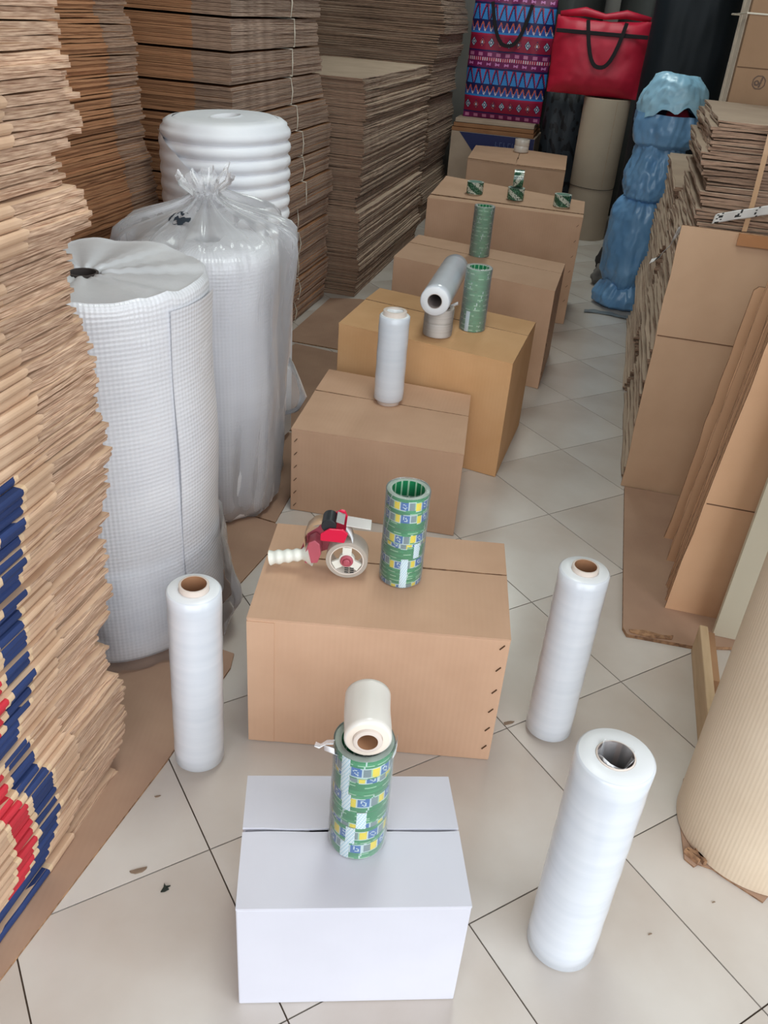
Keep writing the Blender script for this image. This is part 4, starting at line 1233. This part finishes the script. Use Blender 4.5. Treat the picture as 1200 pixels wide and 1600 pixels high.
def stc(i, j):
    x, y = i * 2 - 1, j * 2 - 1
    d = math.hypot(x, y)
    ink = (.78 < d < .95) or (abs(x - .25 - .2 * y) < .13 and abs(y) < .7) or (math.hypot(x + .3, y + .1) < .38 and math.hypot(x + .28, y + .1) > .16)
    return lin((84, 58, 40)) if ink else lin((150, 116, 88))
st.grid(26, 26, lambda i, j: (.075 + .055 * i, -.0012, .38 + .055 * j), cf=stc)
st.f = [f for f in st.f]
keep = [k for k in range(len(st.f)) if st.c[k][0] < .12]
st.f, st.m, st.uv, st.c = [st.f[k] for k in keep], [st.m[k] for k in keep], [st.uv[k] for k in keep], [st.c[k] for k in keep]
st.build('printed_stamp', M_PRINT, pk)

# blue bag column
t = thing('blue_plastic_bag', 'tall column of crumpled blue plastic bags tied at the waist beside the low pile', 'plastic bag', W(.205, 5.62, .002), ROOM)
def crump(sd, amp):
    def f(a, r, z):
        c, q = math.cos(a), math.sin(a)
        n1 = fbm(c * 1.4 + sd, q * 1.4, z * 3)
        n2 = abs(fbm(c * 2.6 + z * 2.5, q * 2.6 + sd, z * 5 - c * 2))
        n3 = abs(fbm(c * 6 + sd, q * 6 + z * 6, z * 11))
        return (r + amp * (.8 * n1 - .9 * n2 - .35 * n3) * (1 if abs(z - .4) > .17 else .7), z)
    return f
def seg(name, tab_, sd, amp, dx, mat=M_BLUE_BAG, n=44):
    z0_, z1_ = tab_[0][0], tab_[-1][0]
    MB().lathe([(interp(tab_, z0_ + (z1_ - z0_) * k / n), z0_ + (z1_ - z0_) * k / n) for k in range(n + 1)], 110, rf=crump(sd, amp), T=Matrix.Translation((dx, 0, 0))).build(name, mat, t, smooth=True, ang=180)
seg('bag_skirt', [(0, .15), (.02, .19), (.07, .20), (.12, .175), (.15, .15), (.17, .15)], 2.2, .030, -.012, n=18)
seg('lower_bag', [(.13, .14), (.16, .165), (.22, .188), (.42, .190), (.58, .185), (.64, .165), (.67, .13)], 1.3, .030, .0)
seg('middle_bag', [(.65, .13), (.675, .172), (.74, .182), (.84, .165), (.94, .15), (1.0, .145)], 4.1, .034, .022)
seg('upper_bag', [(.955, .15), (.975, .19), (1.04, .205), (1.10, .205), (1.135, .20)], 7.7, .026, .04, n=22)
ba = math.atan2(-W(.205, 5.62).y, -W(.205, 5.62).x) + AZ
def hood(i, j):
    a = ba + i * 2 * math.pi
    c, q = math.cos(a), math.sin(a)
    da = (a - ba + math.pi) % (2 * math.pi) - math.pi
    op = math.exp(-((da - .15) / .62) ** 2)
    zr = 1.09 + .115 * op - .05 * math.exp(-((da - .05) / .18) ** 2)
    z = zr + (1.335 - zr) * math.sin(j * math.pi / 2)
    r = .205 * math.cos(j * math.pi / 2) ** .55 + .035 * op * (1 - j) + .016 * fbm(c * 3, q * 3, j * 3) - .02 * abs(fbm(c * 5, q * 5 + 4, j * 5))
    r = max(r, 0.002)
    return (.045 + r * c, r * q, z + .022 * fbm(c * 2 * (1 - j), q * 2 * (1 - j), 9 + j))
MB().grid(96, 26, hood, loop=True).build('hood', M_BLUE_LIGHT, t, smooth=True, ang=180)
MB().lathe([(.17, 1.05), (.15, 1.10), (.09, 1.135), (.0, 1.14)], 32, rf=lambda a, r, z: (r, z + .02 * math.sin(3 * a)), T=Matrix.Translation((.045, 0, 0))).build('navy_contents', M_NAVY_RED, t, smooth=True, ang=180)
MB().lathe([(.075, 1.12), (.05, 1.165), (.0, 1.172)], 20, T=Matrix.Translation((.075, -.09, 0))).build('red_contents', M_RED_CLOTH, t, smooth=True, ang=180)
o = MB().grid(14, 8, lambda i, j: (-.12 + .30 * i, -.03 + .06 * j + .02 * math.sin(i * 5), .004 + .010 * abs(fbm(i * 3, j * 3, 5))), ).build('plastic_scrap', mottled('grey_plastic_scrap', (110, 116, 120), (136, 140, 142), 9, .3), None, W(.10, 5.36, 0), ROOM, smooth=True, ang=180)
tag(o, 'flat grey plastic scrap on the floor at the foot of the blue bag', 'scrap')

# rolled goods and bags at the back
t = thing('cardboard_roll', 'tall brown paperboard roll standing below the red bag', 'paper roll', W(-.165, 7.50, .001), ROOM)
MB().lathe([(.14, 0), (.174, 0), (.175, .002), (.177, .35), (.175, .395), (.178, .42), (.178, 1.045), (.175, 1.05), (.12, 1.05)], 72).build('outer_wrap', mottled('dull_paperboard', (166, 150, 132), (176, 160, 142), 3, .8), t, smooth=True, ang=50)
MB().tube([(.179 * math.cos(k * .175), .179 * math.sin(k * .175), .402 + .004 * math.sin(k * .35)) for k in range(36)], .002, 5, closed=True).build('string', M_RAG_DARK, t)
MB().box(.08, .0832, -.158, -.156, .42, 1.04).build('wrap_seam', M_KRAFT_EDGE, t)

def pillow(w, h, d, seed=0, nx=40, nz=40, cf=None, sag=0.0):
    """soft bag: front and back faces bulging, open seam all round; origin at the base centre, front towards -y"""
    mb = MB()
    for side in (-1, 1):
        def fn(i, j, side=side):
            x, z = (i - .5) * 2, j
            e = (1 - abs(x) ** 5) * (1 - abs(2 * z - 1) ** 5)
            y = side * d / 2 * (.35 + .65 * max(0, e)) + .010 * fbm(x * 2 + seed, z * 3, side * 3.1) - .05 * 0
            return (x * w / 2 * (1 - .012 * math.cos(z * 6)) + .006 * fbm(z * 4, seed, 1), y, z * h + sag * (x * x - 1) * (z > .95) + .006 * fbm(x * 3, seed + 2, 4) * z)
        if side == -1: mb.grid(nx, nz, fn, cf=cf)
        else: mb.grid(nx, nz, lambda i, j: fn(1 - i, j), cf=None if cf is None else (lambda i, j: cf(1 - i, j)))
    # rim between the two faces
    n = nx + 1
    def vi(s, i, j): return s * (nx + 1) * (nz + 1) + j * n + (i if s == 0 else nx - i)
    for j, rev in ((0, False), (nz, True)):
        for i in range(nx):
            q = (vi(0, i, j), vi(1, i, j), vi(1, i + 1, j), vi(0, i + 1, j))
            mb.face(q if not rev else q[::-1], 0, None, None if cf is None else cf((i + .5) / nx, j / nz))
    for i, rev in ((0, True), (nx, False)):
        for j in range(nz):
            q = (vi(0, i, j), vi(1, i, j), vi(1, i, j + 1), vi(0, i, j + 1))
            mb.face(q if not rev else q[::-1], 0, None, None if cf is None else cf(i / nx, (j + .5) / nz))
    return mb
def strap(x0, x1, ztop, zlow, y, w=.028):
    n = 16
    P = []
    for k in range(n + 1):
        f = k / n
        P.append((x0 + (x1 - x0) * (f + .0), y - .012 * math.sin(math.pi * f), ztop - (ztop - zlow) * (1 - abs(2 * f - 1) ** 2.6)))
    D = []
    for k in range(n + 1):
        a, b2 = Vector(P[max(0, k - 1)]), Vector(P[min(n, k + 1)])
        t_ = (b2 - a).normalized()
        D.append(tuple(t_.cross(Vector((0, 1, 0)))))
    return MB().ribbon(P, D, w, .004)

NAV, CRI, SKY_, PLUM, ORA, WHI = lin((24, 26, 84)), lin((176, 30, 74)), lin((56, 134, 206)), lin((116, 24, 84)), lin((206, 96, 70)), lin((212, 206, 220))
def folk(i, j):
    x = i * 9.0
    z = 1 - j
    fx = abs((x % 1) - .5) * 2        # 0 centre of the cell, 1 at its border
    half = (z % .5) / .5
    def tri(t): return fx < t
    def dia(t, s=1.0): return abs(fx) + abs(2 * t - 1) * s
    if half < .05: return CRI if (x * 4 % 1) > .35 else WHI
    if half < .16:
        t = (half - .05) / .11
        if fx < .5 and abs(t - .5) < .35 * fx + .08: return lin((206, 130, 190))
        return PLUM
    if half < .19: return NAV
    if half < .42:
        t = (half - .19) / .23
        if fx < t * .8 - .12: return SKY_
        if fx < t * .8 + .12: return NAV
        if fx > 1 - (1 - t) * .62: return SKY_
        return CRI if fx < t * .8 + .3 else lin((150, 60, 60))
    if half < .45: return NAV
    if half < .60:
        t = (half - .45) / .15
        x2 = abs(((x * 1.5) % 1) - .5) * 2
        e = abs(t - (1 - x2))
        if e < .16: return ORA if x2 > .3 else WHI
        return lin((40, 86, 170)) if t > 1 - x2 else NAV
    if half < .63: return SKY_
    if half < .66: return CRI
    if half < .88:
        t = (half - .66) / .22
        d = dia(t, 1.0)
        if d < .22: return WHI
        if d < .42: return NAV
        if d < .58: return ORA if (int(x) % 2) else lin((190, 214, 226))
        if d < .72: return NAV
        return lin((150, 26, 60))
    if half < .91: return NAV
    t = (half - .91) / .09
    return PLUM if not (fx < .5 and abs(t - .5) < .3) else lin((196, 120, 160))
# printed carton and folded boxes that carry the patterned bag
bx_ = thing('printed_carton', 'navy and tan printed carton under the patterned bag', 'carton', W(-1.065, 8.07, .001), ROOM)
MB().box(-.36, .36, -.27, .27, 0, .665).build('body', M_FLAT_GREY, bx_, bevel=.004)
MB().prism([(-.29, .662), (.358, .662), (.358, .02), (.18, .02), (-.10, .45)], 0, .0015, T=Matrix.Translation((0, -.2705, 0)) @ Matrix.Rotation(R(90), 4, 'X')).build('navy_print', plain('navy_ink', (26, 34, 84), .5), bx_)
lt = MB()
for k in range(5):
    x = .03 + .036 * k
    lt.box(x, x + .006, -.2728, -.2712, .575, .612)
    lt.box(x + .008, x + .022, -.2728, -.2712, .575 + (.03 if k % 2 else 0), .581 + (.03 if k % 2 else 0))
lt.build('faint_lettering', plain('faint_ink', (74, 84, 124), .5), bx_)
for k, (zz, nm) in enumerate(((.6665, 'lowest'), (.7015, 'middle'), (.7365, 'topmost'))):
    o = MB().box(-.36 + .01 * k, .345 - .006 * k, -.27, .25, 0, .032).build('folded_box', [M_FLAT_ORANGE if k < 2 else M_FLAT_GREY], None, W(-1.065, 8.07, zz), ROOM + .01 * k, bevel=.004)
    tag(o, 'brown folded box under the patterned bag, %s of three' % nm, 'flat carton', 'folded boxes under the patterned bag')
t = thing('patterned_bag', 'tall shopping bag with woven folk pattern in blue and crimson', 'bag', W(-1.035, 8.00, .7695), ROOM)
pillow(.67, .93, .24, 3, 150, 190, cf=folk).build('body', M_PRINT_CLOTH, t, smooth=True, ang=60)
strap(-.17, .15, .86, .56, -.150).build('handle', M_BLACK_STRAP, t, smooth=True, ang=60)
strap(-.17, .15, .92, 1.02, .150).build('handle', M_BLACK_STRAP, t, smooth=True, ang=60)

t = thing('dark_floral_bag', 'dark grey bag with faint floral print behind the farthest carton', 'bag', W(-.50, 7.95, .001), ROOM)
def floral(i, j):
    return lin((18, 20, 26)) if noise.noise(Vector((i * 9, j * 14, 3))) > .16 else lin((52, 60, 68))
pillow(.34, 1.04, .30, 8, 50, 90, cf=floral).build('body', M_PRINT_CLOTH, t, smooth=True, ang=60)

t = thing('red_bag', 'crimson zip bag with black straps resting on the paperboard roll', 'bag', W(-.290, 7.46, 1.060), ROOM)
pillow(.70, .52, .24, 5, 48, 40, sag=.02).build('body', M_RED_BAG, t, smooth=True, ang=60)
MB().box(-.335, .335, -.1275, -.118, .405, .432).build('trim', M_BLACK_STRAP, t, bevel=.002)
strap(-.115, .165, .50, .20, -.132).build('handle', M_BLACK_STRAP, t, smooth=True, ang=60)
t2 = MB()
t2.tube([(-.33, -.03, .525), (-.15, -.035, .55), (.0, -.03, .527), (.15, -.035, .552), (.33, -.03, .53)], [.02, .032, .02, .03, .018], 10)
t2.build('top_fold', M_RED_BAG, t, smooth=True, ang=180)

t = thing('black_cover', 'large black plastic covered stack beside the red bag', 'covered stack', W(.315, 6.75, .001), ROOM)
pillow(.54, 2.15, .42, 12, 40, 80).build('cover', M_BLACK_BAG, t, smooth=True, ang=180)
for k, (u, lab) in enumerate(((-.62, 'dark grey plastic roll standing behind the patterned bag and red bag'), (.03, 'dark grey plastic roll standing behind the red bag and black cover'))):
    t = thing('dark_plastic_roll', lab, 'plastic roll', W(u, 8.75, .001), ROOM)
    MB().lathe([(.2, 0), (.255, 0), (.262, .01), (.26, 1.0), (.262, 2.24), (.25, 2.25), (.06, 2.25)], 56, rf=lambda a, r, z: (r + .006 * math.sin(3 * a + z * 2), z)).build('outer_wrap', M_DARK_GREY, t, smooth=True, ang=50)
    MB().lathe([(.045, .01), (.055, .01), (.055, 2.255), (.045, 2.255)], 24, closed=True).build('core', M_CORE_GREY, t, smooth=True, ang=50)

# clutter between the paperboard roll and the blue bag
def rag(label, u, v, z, sx, sy, sz, mat, seed):
    mb = MB()
    def fn(i, j):
        a, b2 = i * 2 * math.pi, (j - .5) * math.pi
        p = Vector((math.cos(a) * math.cos(b2), math.sin(a) * math.cos(b2), math.sin(b2)))
        k = 1 + .35 * fbm(p.x * 1.6 + seed, p.y * 1.6, p.z * 1.6)
        return (p.x * sx * k, p.y * sy * k, max(0.001, (p.z * k + .8) * sz))
    mb.grid(28, 18, fn, loop=True)
    o = mb.build('crumpled_cloth', mat, None, W(u, v, z), ROOM, smooth=True, ang=180)
    return tag(o, label, 'cloth')
rag('dark crumpled cloth heaped between the paperboard roll and the blue bag', .10, 6.32, .001, .10, .14, .15, M_RAG_DARK, 2)
rag('grey crumpled cloth on the floor beside the blue bag', .045, 6.05, .001, .06, .07, .075, M_RAG_GREY, 5)
rag('rust coloured crumpled cloth on top of the dark heap', .115, 6.30, .275, .06, .08, .05, M_RUST, 9)

# litter on the floor
o = MB().prism([(-.006, -.010), (.002, -.008), (.009, -.002), (.003, .000), (.010, .006), (.001, .004), (-.004, .010), (-.003, .001)], 0, .003).build('leaf_bit', M_LEAF, None, (-.384, 1.060, .0003))
tag(o, 'tiny dark green leaf bit on the tile beside the white carton', 'litter')
for k, (x, y, s, lab) in enumerate([(-.448, 1.094, .016, 'brown crumb lying along a tile joint near the white carton'), (-.461, 1.285, .006, 'tiny brown crumb near the carton pile on its tile'), (.366, 1.606, .014, 'dark crumb at the tile joint beside the tan carton corner'), (.608, 1.046, .004, 'small dark speck on the tile right of the thick film roll'), (.763, 1.131, .0035, 'small dark speck on the tile below the corrugated roll')]):
    pts = [(s * math.cos(a) * (1 + .4 * math.sin(3 * a + k)), s * .45 * math.sin(a) * (1 + .3 * math.cos(2 * a))) for a in [i * .6283 for i in range(10)]]
    o = MB().prism(pts, 0, .002).build('floor_crumb', M_CRUMB, None, (x, y, .0003), .4)
    tag(o, lab, 'litter')
